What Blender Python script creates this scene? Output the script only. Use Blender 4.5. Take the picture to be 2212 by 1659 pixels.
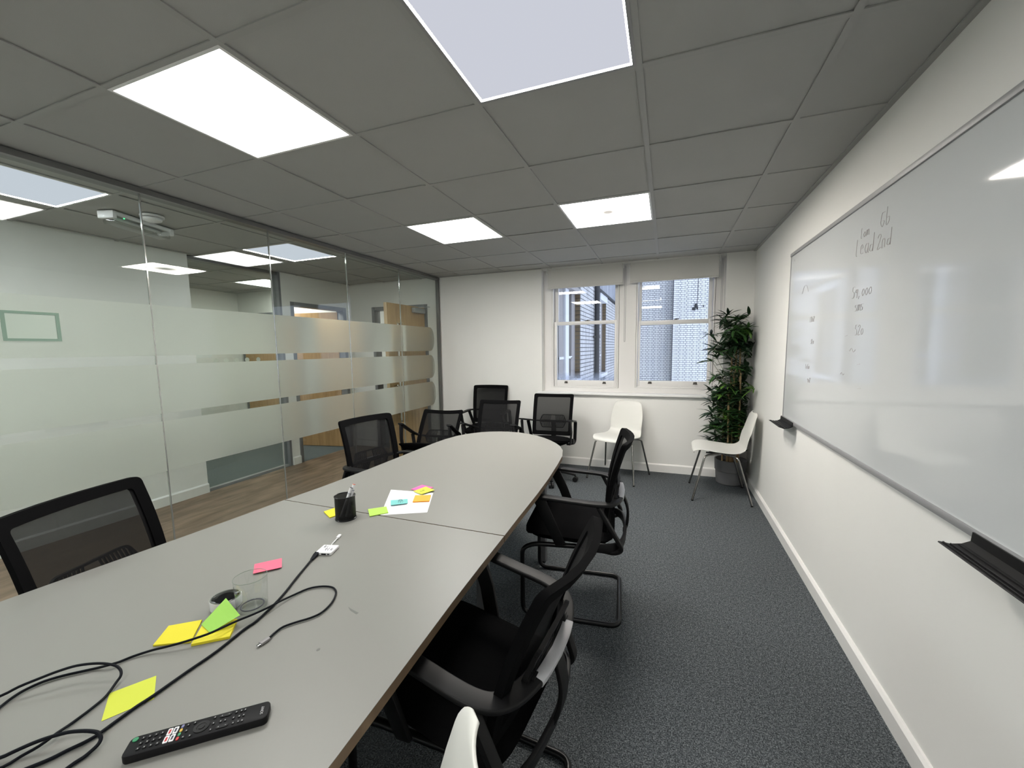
import bpy, bmesh, math, random
from mathutils import Vector, Matrix
random.seed(7)
PI = math.pi
S = bpy.context.scene
COL = S.collection
for o in list(bpy.data.objects):
    bpy.data.objects.remove(o)

# ------------------------------------------------------------------ camera, world, exposure
cam_d = bpy.data.cameras.new('camera')
cam = bpy.data.objects.new('camera', cam_d)
COL.objects.link(cam)
R0 = Vector((0.9358003, 0.35226183, -0.01376222))     # image right
D0 = Vector((0.0240068, -0.10262575, -0.99443030))    # image down
F0 = Vector((-0.35171219, 0.93025779, -0.10449389))   # forward
cam.matrix_world = Matrix(((R0.x, -D0.x, -F0.x, 2.82731), (R0.y, -D0.y, -F0.y, 0.0),
                           (R0.z, -D0.z, -F0.z, 1.41675), (0, 0, 0, 1)))
cam_d.sensor_width = 36.0
cam_d.lens = 883.52 / 2212 * 36.0
cam_d.shift_y = (846.23 - 829.5) / 2212
cam_d.clip_start = 0.02
S.camera = cam

W = bpy.data.worlds.new('overcast_sky')
S.world = W
W.use_nodes = True
bg = W.node_tree.nodes['Background']
bg.inputs[0].default_value = (0.73, 0.82, 1.0, 1)
bg.inputs[1].default_value = 2.6

S.view_settings.view_transform = 'Standard'
S.view_settings.look = 'None'
S.view_settings.gamma = 1.0
S.view_settings.use_curve_mapping = False
S.view_settings.exposure = -0.30

LAMP = 33.0          # radiance of the bright ceiling panels

# ------------------------------------------------------------------ materials
def mat(name):
    m = bpy.data.materials.new(name)
    m.use_nodes = True
    nt = m.node_tree
    return m, nt, nt.nodes['Principled BSDF']

def simple(name, col, rough=0.5, metal=0.0, spec=0.5, noise=0.0, nscale=40.0, bump=0.0, bscale=200.0, coat=0.0):
    m, nt, b = mat(name)
    b.inputs['Base Color'].default_value = (*col, 1)
    b.inputs['Roughness'].default_value = rough
    b.inputs['Metallic'].default_value = metal
    b.inputs['Specular IOR Level'].default_value = spec
    b.inputs['Coat Weight'].default_value = coat
    b.inputs['Coat Roughness'].default_value = 0.04
    tc = nt.nodes.new('ShaderNodeTexCoord')
    if noise > 0:
        n = nt.nodes.new('ShaderNodeTexNoise')
        n.inputs['Scale'].default_value = nscale
        n.inputs['Detail'].default_value = 3
        nt.links.new(tc.outputs['Object'], n.inputs['Vector'])
        mx = nt.nodes.new('ShaderNodeMixRGB')
        mx.inputs[1].default_value = (*[c * (1 - noise) for c in col], 1)
        mx.inputs[2].default_value = (*[min(1, c * (1 + noise)) for c in col], 1)
        nt.links.new(n.outputs['Fac'], mx.inputs[0])
        nt.links.new(mx.outputs[0], b.inputs['Base Color'])
    if bump > 0:
        n2 = nt.nodes.new('ShaderNodeTexNoise')
        n2.inputs['Scale'].default_value = bscale
        n2.inputs['Detail'].default_value = 2
        nt.links.new(tc.outputs['Object'], n2.inputs['Vector'])
        bp = nt.nodes.new('ShaderNodeBump')
        bp.inputs['Strength'].default_value = bump
        bp.inputs['Distance'].default_value = 0.002
        nt.links.new(n2.outputs['Fac'], bp.inputs['Height'])
        nt.links.new(bp.outputs['Normal'], b.inputs['Normal'])
    return m

def emit(name, col, s):
    m = bpy.data.materials.new(name)
    m.use_nodes = True
    nt = m.node_tree
    nt.nodes.clear()
    e = nt.nodes.new('ShaderNodeEmission')
    e.inputs[0].default_value = (*col, 1)
    e.inputs[1].default_value = s
    o = nt.nodes.new('ShaderNodeOutputMaterial')
    nt.links.new(e.outputs[0], o.inputs[0])
    return m

def glass_mat(name, tint, f0=0.04, dirt=False):
    """architectural sheet glass: transparent body, Schlick reflection"""
    m = bpy.data.materials.new(name)
    m.use_nodes = True
    nt = m.node_tree
    nt.nodes.clear()
    N = nt.nodes.new
    lw = N('ShaderNodeLayerWeight'); lw.inputs[0].default_value = 0.5
    pw = N('ShaderNodeMath'); pw.operation = 'POWER'; pw.inputs[1].default_value = 5.0
    nt.links.new(lw.outputs['Facing'], pw.inputs[0])
    ma = N('ShaderNodeMath'); ma.operation = 'MULTIPLY_ADD'; ma.inputs[1].default_value = 1 - f0; ma.inputs[2].default_value = f0
    nt.links.new(pw.outputs[0], ma.inputs[0])
    t = N('ShaderNodeBsdfTransparent'); t.inputs[0].default_value = (*tint, 1)
    g = N('ShaderNodeBsdfGlossy'); g.inputs['Roughness'].default_value = 0.0
    mx = N('ShaderNodeMixShader')
    nt.links.new(ma.outputs[0], mx.inputs[0]); nt.links.new(t.outputs[0], mx.inputs[1]); nt.links.new(g.outputs[0], mx.inputs[2])
    out = N('ShaderNodeOutputMaterial')
    last = mx
    if dirt:                                    # streaks and spatter low on the outside of the pane
        tc = N('ShaderNodeTexCoord')
        mp = N('ShaderNodeMapping'); mp.inputs['Scale'].default_value = (60, 60, 22)
        nt.links.new(tc.outputs['Object'], mp.inputs[0])
        n = N('ShaderNodeTexNoise'); n.inputs['Scale'].default_value = 1.0; n.inputs['Detail'].default_value = 4
        nt.links.new(mp.outputs[0], n.inputs['Vector'])
        sep = N('ShaderNodeSeparateXYZ'); nt.links.new(tc.outputs['Object'], sep.inputs[0])
        mr = N('ShaderNodeMapRange'); mr.inputs[1].default_value = 1.04; mr.inputs[2].default_value = 1.15; mr.inputs[3].default_value = 0.62; mr.inputs[4].default_value = -0.2
        nt.links.new(sep.outputs['Z'], mr.inputs[0])
        mu = N('ShaderNodeMath'); mu.operation = 'MULTIPLY'; mu.use_clamp = True
        nt.links.new(n.outputs['Fac'], mu.inputs[0]); nt.links.new(mr.outputs[0], mu.inputs[1])
        df = N('ShaderNodeBsdfTranslucent'); df.inputs[0].default_value = (0.62, 0.68, 0.78, 1)
        m2 = N('ShaderNodeMixShader')
        nt.links.new(mu.outputs[0], m2.inputs[0]); nt.links.new(mx.outputs[0], m2.inputs[1]); nt.links.new(df.outputs[0], m2.inputs[2])
        last = m2
    nt.links.new(last.outputs[0], out.inputs[0])
    return m

def see_through(name, col, alpha, rough=0.8):
    """open weave: part diffuse thread, part hole"""
    m = bpy.data.materials.new(name)
    m.use_nodes = True
    nt = m.node_tree
    b = nt.nodes['Principled BSDF']
    b.inputs['Base Color'].default_value = (*col, 1)
    b.inputs['Roughness'].default_value = rough
    b.inputs['Specular IOR Level'].default_value = 0.2
    b.inputs['Alpha'].default_value = alpha
    return m

def frost_mat():
    m = bpy.data.materials.new('frosted_film')
    m.use_nodes = True
    nt = m.node_tree
    nt.nodes.clear()
    N = nt.nodes.new
    rf = N('ShaderNodeBsdfRefraction'); rf.inputs['Roughness'].default_value = 0.42; rf.inputs['IOR'].default_value = 1.18
    rf.inputs[0].default_value = (0.90, 0.93, 0.88, 1)
    df = N('ShaderNodeBsdfDiffuse'); df.inputs[0].default_value = (0.60, 0.62, 0.57, 1)
    tr = N('ShaderNodeBsdfTranslucent'); tr.inputs[0].default_value = (0.60, 0.62, 0.57, 1)
    a = N('ShaderNodeMixShader'); a.inputs[0].default_value = 0.5
    nt.links.new(df.outputs[0], a.inputs[1]); nt.links.new(tr.outputs[0], a.inputs[2])
    b = N('ShaderNodeMixShader'); b.inputs[0].default_value = 0.42
    nt.links.new(rf.outputs[0], b.inputs[1]); nt.links.new(a.outputs[0], b.inputs[2])
    o = N('ShaderNodeOutputMaterial')
    nt.links.new(b.outputs[0], o.inputs[0])
    return m

def ramp(nt, fac, stops):
    r = nt.nodes.new('ShaderNodeValToRGB')
    el = r.color_ramp.elements
    el[0].position, el[0].color = stops[0][0], (*stops[0][1], 1)
    el[1].position, el[1].color = stops[-1][0], (*stops[-1][1], 1)
    for p, c in stops[1:-1]:
        e = el.new(p); e.color = (*c, 1)
    nt.links.new(fac, r.inputs[0])
    return r.outputs[0]

def carpet_mat(name, a, b_, c):
    m, nt, b = mat(name)
    N = nt.nodes.new
    geo = N('ShaderNodeNewGeometry')
    n1 = N('ShaderNodeTexNoise'); n1.inputs['Scale'].default_value = 210; n1.inputs['Detail'].default_value = 2
    n2 = N('ShaderNodeTexNoise'); n2.inputs['Scale'].default_value = 70; n2.inputs['Detail'].default_value = 3
    nt.links.new(geo.outputs['Position'], n1.inputs['Vector']); nt.links.new(geo.outputs['Position'], n2.inputs['Vector'])
    ad = N('ShaderNodeMath'); ad.operation = 'MULTIPLY_ADD'; ad.inputs[1].default_value = 0.25
    nt.links.new(n2.outputs['Fac'], ad.inputs[0]); 
    m1 = N('ShaderNodeMath'); m1.operation = 'MULTIPLY'; m1.inputs[1].default_value = 0.75
    nt.links.new(n1.outputs['Fac'], m1.inputs[0]); nt.links.new(m1.outputs[0], ad.inputs[2])
    col = ramp(nt, ad.outputs[0], [(0.36, a), (0.5, b_), (0.64, c)])
    nt.links.new(col, b.inputs['Base Color'])
    b.inputs['Roughness'].default_value = 0.95
    b.inputs['Specular IOR Level'].default_value = 0.1
    bp = N('ShaderNodeBump'); bp.inputs['Strength'].default_value = 0.6; bp.inputs['Distance'].default_value = 0.004
    nt.links.new(n1.outputs['Fac'], bp.inputs['Height']); nt.links.new(bp.outputs['Normal'], b.inputs['Normal'])
    return m

def wood_mat(name, a, c, scale=(6, 6, 60), rough=0.45):
    m, nt, b = mat(name)
    N = nt.nodes.new
    tc = N('ShaderNodeTexCoord')
    mp = N('ShaderNodeMapping'); mp.inputs['Scale'].default_value = scale
    nt.links.new(tc.outputs['Object'], mp.inputs[0])
    n = N('ShaderNodeTexNoise'); n.inputs['Scale'].default_value = 1.0; n.inputs['Detail'].default_value = 5; n.inputs['Distortion'].default_value = 0.6
    nt.links.new(mp.outputs[0], n.inputs['Vector'])
    col = ramp(nt, n.outputs['Fac'], [(0.3, a), (0.7, c)])
    nt.links.new(col, b.inputs['Base Color'])
    b.inputs['Roughness'].default_value = rough
    return m

def brick_mat(name, base, dark, rough, streak=0.5):
    m, nt, b = mat(name)
    N = nt.nodes.new
    geo = N('ShaderNodeNewGeometry')
    mp = N('ShaderNodeMapping'); mp.inputs['Scale'].default_value = (9, 9, 1.3)
    nt.links.new(geo.outputs['Position'], mp.inputs[0])
    n = N('ShaderNodeTexNoise'); n.inputs['Scale'].default_value = 1.0; n.inputs['Detail'].default_value = 4
    nt.links.new(mp.outputs[0], n.inputs['Vector'])
    col = ramp(nt, n.outputs['Fac'], [(0.5 - 0.2 * streak, dark), (0.5 + 0.1 * streak, base)])
    nt.links.new(col, b.inputs['Base Color'])
    b.inputs['Roughness'].default_value = rough
    return m

M = {}
M['wall'] = simple('painted_plaster', (0.77, 0.765, 0.74), 0.75, noise=0.02, nscale=3, bump=0.05, bscale=90)
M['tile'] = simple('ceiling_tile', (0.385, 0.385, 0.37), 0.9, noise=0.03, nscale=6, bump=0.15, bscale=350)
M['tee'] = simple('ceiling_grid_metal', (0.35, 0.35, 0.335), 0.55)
M['shadow_gap'] = simple('ceiling_void', (0.05, 0.05, 0.05), 0.9)
M['trim'] = simple('white_gloss_paint', (0.80, 0.80, 0.79), 0.3)
M['skirt'] = simple('skirting_paint', (0.80, 0.79, 0.77), 0.35)
M['carpet'] = carpet_mat('charcoal_carpet', (0.022, 0.026, 0.029), (0.074, 0.083, 0.090), (0.185, 0.20, 0.212))
M['carpet_off'] = carpet_mat('office_carpet', (0.08, 0.095, 0.10), (0.13, 0.15, 0.155), (0.2, 0.22, 0.225))
M['vinyl'] = wood_mat('wood_look_vinyl', (0.120, 0.078, 0.048), (0.265, 0.185, 0.125), (14, 3.0, 1), 0.5)
M['oak'] = wood_mat('oak_veneer', (0.38, 0.225, 0.10), (0.54, 0.34, 0.165), (26, 26, 2.2), 0.4)
M['oak_edge'] = wood_mat('oak_lipping', (0.42, 0.29, 0.16), (0.55, 0.40, 0.24), (20, 20, 3), 0.5)
M['grey_frame'] = simple('grey_door_frame', (0.17, 0.175, 0.185), 0.45)
M['glass'] = glass_mat('partition_glass', (0.935, 0.965, 0.945))
M['wglass'] = glass_mat('window_glass', (0.97, 0.98, 0.98))
M['wglass_dirty'] = glass_mat('weathered_window_glass', (0.95, 0.96, 0.97), dirt=True)
M['frost'] = frost_mat()
M['joint'] = simple('glass_joint', (0.42, 0.42, 0.40), 0.12, metal=0.6)
M['alu'] = simple('satin_aluminium', (0.33, 0.33, 0.335), 0.5, metal=0.3)
M['alu_dark'] = simple('anodised_track', (0.16, 0.16, 0.155), 0.4, metal=0.3)
M['blind'] = simple('blind_fabric', (0.62, 0.61, 0.585), 0.9, bump=0.2, bscale=600)
M['winpaint'] = simple('window_paint', (0.74, 0.725, 0.71), 0.35)
M['brass'] = simple('aged_metal', (0.12, 0.11, 0.10), 0.35, metal=0.7)
M['chrome'] = simple('chrome_tube', (0.55, 0.55, 0.55), 0.18, metal=1.0)
M['chrome_dark'] = simple('dark_chrome_tube', (0.30, 0.29, 0.28), 0.25, metal=1.0)
M['silver'] = simple('silver_inlay', (0.62, 0.62, 0.65), 0.5, metal=0.25)
M['black'] = simple('black_plastic', (0.006, 0.006, 0.0065), 0.5, spec=0.28)
M['black_steel'] = simple('black_steel_tube', (0.004, 0.004, 0.005), 0.3, spec=0.35)
M['black_cloth'] = simple('black_upholstery', (0.0040, 0.0040, 0.0044), 0.95, spec=0.04, bump=0.5, bscale=900)
M['frame_cloth'] = simple('black_back_edge', (0.0032, 0.0032, 0.0036), 0.85, spec=0.06)
M['mesh'] = see_through('black_mesh_weave', (0.005, 0.005, 0.0055), 0.87)
M['mesh_cup'] = see_through('black_wire_mesh', (0.006, 0.006, 0.006), 0.92, 0.5)
M['shell'] = simple('white_shell_plastic', (0.73, 0.725, 0.685), 0.38)
M['table'] = simple('grey_laminate', (0.212, 0.209, 0.192), 0.42, noise=0.015, nscale=300)
M['ply'] = wood_mat('ply_edge', (0.10, 0.062, 0.034), (0.21, 0.145, 0.088), (60, 4, 4), 0.5)
M['grey_metal'] = simple('grey_leg_metal', (0.20, 0.20, 0.21), 0.35, metal=0.5)
M['board'] = simple('whiteboard_enamel', (0.58, 0.60, 0.61), 0.05, spec=0.65)
M['ink'] = simple('faded_marker_ink', (0.40, 0.36, 0.36), 0.7)
M['ink_dark'] = simple('pen_ink', (0.06, 0.06, 0.08), 0.7)
M['ink_soft'] = simple('pencil_grey', (0.42, 0.42, 0.46), 0.7)
M['pot'] = simple('grey_fibre_pot', (0.135, 0.135, 0.14), 0.8, noise=0.06, nscale=8)
M['soil'] = simple('dark_soil', (0.02, 0.016, 0.012), 0.95)
M['cane'] = simple('bamboo_cane', (0.29, 0.195, 0.095), 0.5, noise=0.25, nscale=14)
M['twig'] = simple('green_twig', (0.10, 0.12, 0.05), 0.6)
M['leaf_dark'] = simple('dark_leaf', (0.014, 0.040, 0.015), 0.4, noise=0.3, nscale=9)
M['leaf_mid'] = simple('mid_leaf', (0.032, 0.090, 0.020), 0.4, noise=0.3, nscale=9)
M['leaf_light'] = simple('light_leaf', (0.095, 0.21, 0.032), 0.4, noise=0.3, nscale=9)
M['white_brick'] = brick_mat('white_glazed_brick', (0.86, 0.86, 0.86), (0.79, 0.80, 0.82), 0.3, 1.0)
M['stained_brick'] = brick_mat('stained_white_brick', (0.66, 0.66, 0.67), (0.36, 0.36, 0.38), 0.4, 1.2)
M['mortar'] = simple('grey_mortar', (0.085, 0.10, 0.15), 0.9)
M['mortar_dark'] = simple('dark_mortar', (0.11, 0.11, 0.12), 0.9)
M['stock_brick'] = simple('yellow_stock_brick', (0.155, 0.115, 0.07), 0.9, noise=0.35, nscale=7)
M['concrete'] = brick_mat('streaked_render', (0.34, 0.36, 0.41), (0.17, 0.18, 0.21), 0.9, 1.3)
M['lead'] = simple('lead_pipe_paint', (0.02, 0.021, 0.025), 0.5)
M['ext_white'] = simple('exterior_white_paint', (0.72, 0.74, 0.80), 0.5)
M['ext_grey'] = simple('exterior_grey_paint', (0.30, 0.285, 0.285), 0.6)
M['dark_glass'] = simple('dark_pane', (0.035, 0.042, 0.042), 0.15)
M['soot'] = simple('soot_stain', (0.045, 0.05, 0.055), 0.95)
M['paper'] = simple('white_paper', (0.80, 0.80, 0.84), 0.8)
M['n_yellow'] = simple('yellow_note', (0.66, 0.58, 0.020), 0.75)
M['n_neon'] = simple('neon_yellow_note', (0.545, 0.595, 0.05), 0.75)
M['n_green'] = simple('green_note', (0.29, 0.56, 0.085), 0.75)
M['n_lime'] = simple('lime_note', (0.38, 0.60, 0.09), 0.75)
M['n_pink'] = simple('coral_pink_note', (0.80, 0.135, 0.215), 0.75)
M['n_mag'] = simple('magenta_note', (0.80, 0.115, 0.36), 0.75)
M['n_teal'] = simple('teal_note', (0.17, 0.50, 0.48), 0.75)
M['n_orange'] = simple('orange_note', (0.85, 0.36, 0.035), 0.75)
M['cable'] = simple('cable_sheath', (0.004, 0.005, 0.008), 0.55, spec=0.12)
M['white_plastic'] = simple('white_plastic', (0.74, 0.74, 0.75), 0.35)
M['grey_plug'] = simple('grey_plug', (0.24, 0.23, 0.23), 0.45)
M['tumbler'] = glass_mat('tumbler_glass', (0.95, 0.965, 0.955), 0.05)
M['glass_rim'] = simple('thick_glass_edge', (0.22, 0.25, 0.22), 0.1)
M['black_gloss'] = simple('black_gloss', (0.004, 0.004, 0.005), 0.07)
M['green_btn'] = simple('green_button', (0.03, 0.23, 0.10), 0.5)
M['red_btn'] = simple('red_button', (0.45, 0.03, 0.03), 0.5)
M['yel_btn'] = simple('yellow_button', (0.55, 0.35, 0.05), 0.5)
M['blue_btn'] = simple('blue_button', (0.16, 0.16, 0.30), 0.5)
M['remote'] = simple('remote_plastic', (0.009, 0.009, 0.010), 0.5, spec=0.15)
M['mark'] = simple('pale_print', (0.42, 0.42, 0.43), 0.6)
M['residue'] = simple('adhesive_residue', (0.135, 0.132, 0.125), 0.3)
M['sign'] = simple('pale_green_plate', (0.47, 0.55, 0.48), 0.4)
M['tape'] = simple('green_tape', (0.20, 0.30, 0.235), 0.6)
M['clear_cover'] = glass_mat('clear_polycarbonate', (0.86, 0.88, 0.87), 0.06)
M['led'] = emit('green_led', (0.1, 1.0, 0.35), 3.0)
M['red_mark'] = simple('red_cap', (0.8, 0.12, 0.06), 0.5)
M['lamp_warm'] = emit('panel_bright', (1.0, 0.985, 0.95), LAMP * 0.84)
M['lamp_warm_far'] = emit('panel_bright_far', (1.0, 0.985, 0.95), LAMP * 1.3)
M['lamp_blue'] = emit('panel_cool_dim', (0.76, 0.785, 0.88), 0.96)
M['lamp_edge_corr'] = emit('panel_corridor_edge', (0.95, 0.98, 1.0), 200.0)
M['lamp_edge'] = emit('panel_cool_edge', (0.95, 0.98, 1.0), 60.0)
M['lamp_corr'] = emit('panel_corridor', (0.80, 0.84, 0.96), 1.02)
M['lamp_corr_fill'] = emit('panel_corridor_fill', (0.95, 0.98, 1.0), 70.0)  # fill strength for the added corridor panel that stays out of view
M['lamp_next'] = emit('panel_other_rooms', (1.0, 0.99, 0.93), 22.0)

# panel whose centre glows less than its edges
def hazy_panel():
    m = bpy.data.materials.new('panel_bright_hazy')
    m.use_nodes = True
    nt = m.node_tree
    nt.nodes.clear()
    N = nt.nodes.new
    tc = N('ShaderNodeTexCoord')
    ln = N('ShaderNodeVectorMath'); ln.operation = 'LENGTH'
    nt.links.new(tc.outputs['Object'], ln.inputs[0])
    mr = N('ShaderNodeMapRange'); mr.inputs[1].default_value = 0.02; mr.inputs[2].default_value = 0.26; mr.inputs[3].default_value = 0.86; mr.inputs[4].default_value = LAMP * 2.1
    mr.interpolation_type = 'SMOOTHSTEP'
    nt.links.new(ln.outputs['Value'], mr.inputs[0])
    e = N('ShaderNodeEmission'); e.inputs[0].default_value = (1.0, 0.94, 0.86, 1)
    nt.links.new(mr.outputs[0], e.inputs[1])
    o = N('ShaderNodeOutputMaterial'); nt.links.new(e.outputs[0], o.inputs[0])
    return m
M['lamp_hazy'] = hazy_panel()

# ------------------------------------------------------------------ helpers
def tag(o, label=None, cat=None, group=None, kind=None):
    if label: o['label'] = label
    if cat: o['category'] = cat
    if group: o['group'] = group
    if kind: o['kind'] = kind
    return o

def empty(name, loc=(0, 0, 0), rz=0.0, label=None, cat=None, group=None, kind=None, parent=None):
    o = bpy.data.objects.new(name, None)
    o.empty_display_size = 0.05
    COL.objects.link(o)
    o.location = loc
    o.rotation_euler = (0, 0, rz)
    if parent: o.parent = parent
    return tag(o, label, cat, group, kind)

class MB:
    """collects geometry for one mesh object"""
    def __init__(self): self.v = []; self.f = []
    def add(self, vs, fs):
        n = len(self.v)
        self.v += [tuple(p) for p in vs]
        self.f += [tuple(i + n for i in f) for f in fs]
        return self
    def box(self, x0, x1, y0, y1, z0, z1):
        return self.add([(x0, y0, z0), (x1, y0, z0), (x1, y1, z0), (x0, y1, z0), (x0, y0, z1), (x1, y0, z1), (x1, y1, z1), (x0, y1, z1)],
                        [(0, 3, 2, 1), (4, 5, 6, 7), (0, 1, 5, 4), (1, 2, 6, 5), (2, 3, 7, 6), (3, 0, 4, 7)])
    def prism(self, poly, z0, z1):
        n = len(poly)
        vs = [(p[0], p[1], z0) for p in poly] + [(p[0], p[1], z1) for p in poly]
        fs = [tuple(reversed(range(n))), tuple(range(n, 2 * n))]
        fs += [(i, (i + 1) % n, n + (i + 1) % n, n + i) for i in range(n)]
        return self.add(vs, fs)
    def lathe(self, prof, n=24, c=(0, 0), cap=True):
        vs = []
        for r, z in prof:
            for k in range(n):
                a = 2 * PI * k / n
                vs.append((c[0] + r * math.cos(a), c[1] + r * math.sin(a), z))
        fs = []
        for i in range(len(prof) - 1):
            for k in range(n):
                k2 = (k + 1) % n
                fs.append((i * n + k, i * n + k2, (i + 1) * n + k2, (i + 1) * n + k))
        if cap:
            fs.append(tuple(reversed(range(n))))
            m = (len(prof) - 1) * n
            fs.append(tuple(range(m, m + n)))
        return self.add(vs, fs)
    def sweep(self, path, sect, up=(0, 0, 1), closed=False, scale=None):
        P = [Vector(p) for p in path]
        n = len(P); m = len(sect)
        up = Vector(up)
        vs = []
        for i in range(n):
            a = P[i - 1] if (i > 0 or closed) else P[i]
            b = P[(i + 1) % n] if (i < n - 1 or closed) else P[i]
            t = (b - a).normalized()
            side = t.cross(up)
            if side.length < 1e-4: side = t.cross(Vector((1, 0, 0.01)))
            side.normalize()
            v2 = side.cross(t).normalized()
            s = scale[i] if scale else 1.0
            for (u, w) in sect:
                vs.append(P[i] + side * (u * s) + v2 * (w * s))
        fs = []
        rng = n if closed else n - 1
        for i in range(rng):
            j = (i + 1) % n
            for k in range(m):
                k2 = (k + 1) % m
                fs.append((i * m + k, i * m + k2, j * m + k2, j * m + k))
        if not closed:
            fs.append(tuple(range(m))); fs.append(tuple(reversed(range((n - 1) * m, n * m))))
        return self.add(vs, fs)
    def tube(self, path, r, n=8, closed=False, scale=None):
        # parallel transported round tube
        P = [Vector(p) for p in path]
        N_ = len(P)
        vs = []; fs = []
        nrm = None
        for i in range(N_):
            a = P[i - 1] if (i > 0 or closed) else P[i]
            b = P[(i + 1) % N_] if (i < N_ - 1 or closed) else P[i]
            t = (b - a).normalized()
            if nrm is None:
                nrm = t.orthogonal().normalized()
            else:
                nrm = (nrm - t * nrm.dot(t))
                nrm = nrm.normalized() if nrm.length > 1e-6 else t.orthogonal().normalized()
            bn = t.cross(nrm)
            rr = r * (scale[i] if scale else 1.0)
            for k in range(n):
                an = 2 * PI * k / n
                vs.append(P[i] + nrm * (rr * math.cos(an)) + bn * (rr * math.sin(an)))
        rng = N_ if closed else N_ - 1
        for i in range(rng):
            j = (i + 1) % N_
            for k in range(n):
                k2 = (k + 1) % n
                fs.append((i * n + k, i * n + k2, j * n + k2, j * n + k))
        if not closed:
            fs.append(tuple(reversed(range(n)))); fs.append(tuple(range((N_ - 1) * n, N_ * n)))
        return self.add(vs, fs)
    def xform(self, fn):
        self.v = [tuple(fn(*p)) for p in self.v]
        return self
    def build(self, name, m, parent=None, bevel=0.0, seg=2, smooth=True, loc=None, rz=0.0, fix=True, label=None, kind=None, sub=0):
        me = bpy.data.meshes.new(name)
        me.from_pydata(self.v, [], self.f)
        if bevel > 0 or fix:
            bm = bmesh.new(); bm.from_mesh(me)
            if fix: bmesh.ops.recalc_face_normals(bm, faces=bm.faces)
            if bevel > 0:
                es = [e for e in bm.edges if len(e.link_faces) == 2 and e.calc_face_angle(0) > 0.5]
                bmesh.ops.bevel(bm, geom=es, offset=bevel, segments=seg, affect='EDGES', profile=0.5, clamp_overlap=True)
            bm.to_mesh(me); bm.free()
        me.materials.append(m)
        if smooth:
            me.shade_smooth()
            try: me.set_sharp_from_angle(angle=math.radians(38))
            except Exception: pass
        o = bpy.data.objects.new(name, me)
        COL.objects.link(o)
        if parent: o.parent = parent
        if loc: o.location = loc
        o.rotation_euler = (0, 0, rz)
        if sub:
            md = o.modifiers.new('subdivision', 'SUBSURF'); md.levels = sub; md.render_levels = sub
        return tag(o, label, None, None, kind)

def linked(src, name, parent=None, loc=(0, 0, 0), rot=(0, 0, 0), scale=(1, 1, 1)):
    o = bpy.data.objects.new(name, src)
    COL.objects.link(o)
    if parent: o.parent = parent
    o.location = loc; o.rotation_euler = rot; o.scale = scale
    return o

def mesh_of(mb, name, m):
    o = mb.build(name, m)
    me = o.data
    bpy.data.objects.remove(o)
    return me

def rect(w, h):
    return [(-w / 2, -h / 2), (w / 2, -h / 2), (w / 2, h / 2), (-w / 2, h / 2)]

def rrect(w, h, r, n=4):
    pts = []
    for cx, cy, a0 in ((w / 2 - r, h / 2 - r, 0), (-w / 2 + r, h / 2 - r, 90), (-w / 2 + r, -h / 2 + r, 180), (w / 2 - r, -h / 2 + r, 270)):
        for k in range(n + 1):
            a = math.radians(a0 + 90 * k / n)
            pts.append((cx + r * math.cos(a), cy + r * math.sin(a)))
    return pts

def fillet(pts, r, n=6, closed=False):
    P = [Vector(p) for p in pts]
    out = []
    N_ = len(P)
    for i in range(N_):
        if not closed and (i == 0 or i == N_ - 1):
            out.append(P[i]); continue
        a, b, c = P[i - 1], P[i], P[(i + 1) % N_]
        d1 = (a - b); d2 = (c - b)
        rr = min(r, d1.length * 0.48, d2.length * 0.48)
        p1 = b + d1.normalized() * rr; p2 = b + d2.normalized() * rr
        for k in range(n + 1):
            t = k / n
            out.append((1 - t) ** 2 * p1 + 2 * t * (1 - t) * b + t * t * p2)
    return out

def smooth_path(pts, n=4):
    """Catmull-Rom"""
    P = [Vector(p) for p in pts]
    P = [2 * P[0] - P[1]] + P + [2 * P[-1] - P[-2]]
    out = []
    for i in range(1, len(P) - 2):
        for k in range(n):
            t = k / n
            out.append(0.5 * ((2 * P[i]) + (-P[i - 1] + P[i + 1]) * t + (2 * P[i - 1] - 5 * P[i] + 4 * P[i + 1] - P[i + 2]) * t * t + (-P[i - 1] + 3 * P[i] - 3 * P[i + 1] + P[i + 2]) * t ** 3))
    out.append(P[-2])
    return out

def text_mesh(txt, size, m, parent, mw, name='lettering', ext=0.0003):
    cu = bpy.data.curves.new(name, 'FONT')
    cu.body = txt; cu.size = size; cu.extrude = ext; cu.align_x = 'CENTER'; cu.align_y = 'CENTER'
    o = bpy.data.objects.new(name, cu)
    COL.objects.link(o)
    bpy.context.view_layer.update()
    me = bpy.data.meshes.new_from_object(o.evaluated_get(bpy.context.evaluated_depsgraph_get()))
    bpy.data.objects.remove(o)
    me.materials.clear(); me.materials.append(m)
    o = bpy.data.objects.new(name, me)
    COL.objects.link(o)
    o.parent = parent
    o.matrix_local = mw
    return o

# ------------------------------------------------------------------ room dimensions
WX = 3.647      # right wall
YB = 4.835      # window wall
YF = -1.75      # wall behind the camera
H = 2.3625      # ceiling
XC = -1.53      # far corridor wall
YE = 4.87       # corridor end wall
GX = [-1.4840 - 0.6 + 0.6 * k for k in range(0, 11)]    # grid lines along the room
GX = [0.316 + 0.6 * k for k in range(-4, 7) if 0.316 + 0.6 * k < WX - 0.05]
GY = [0.3571 + 0.6 * k for k in range(-4, 9) if 0.3571 + 0.6 * k < YB - 0.05]

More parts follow.
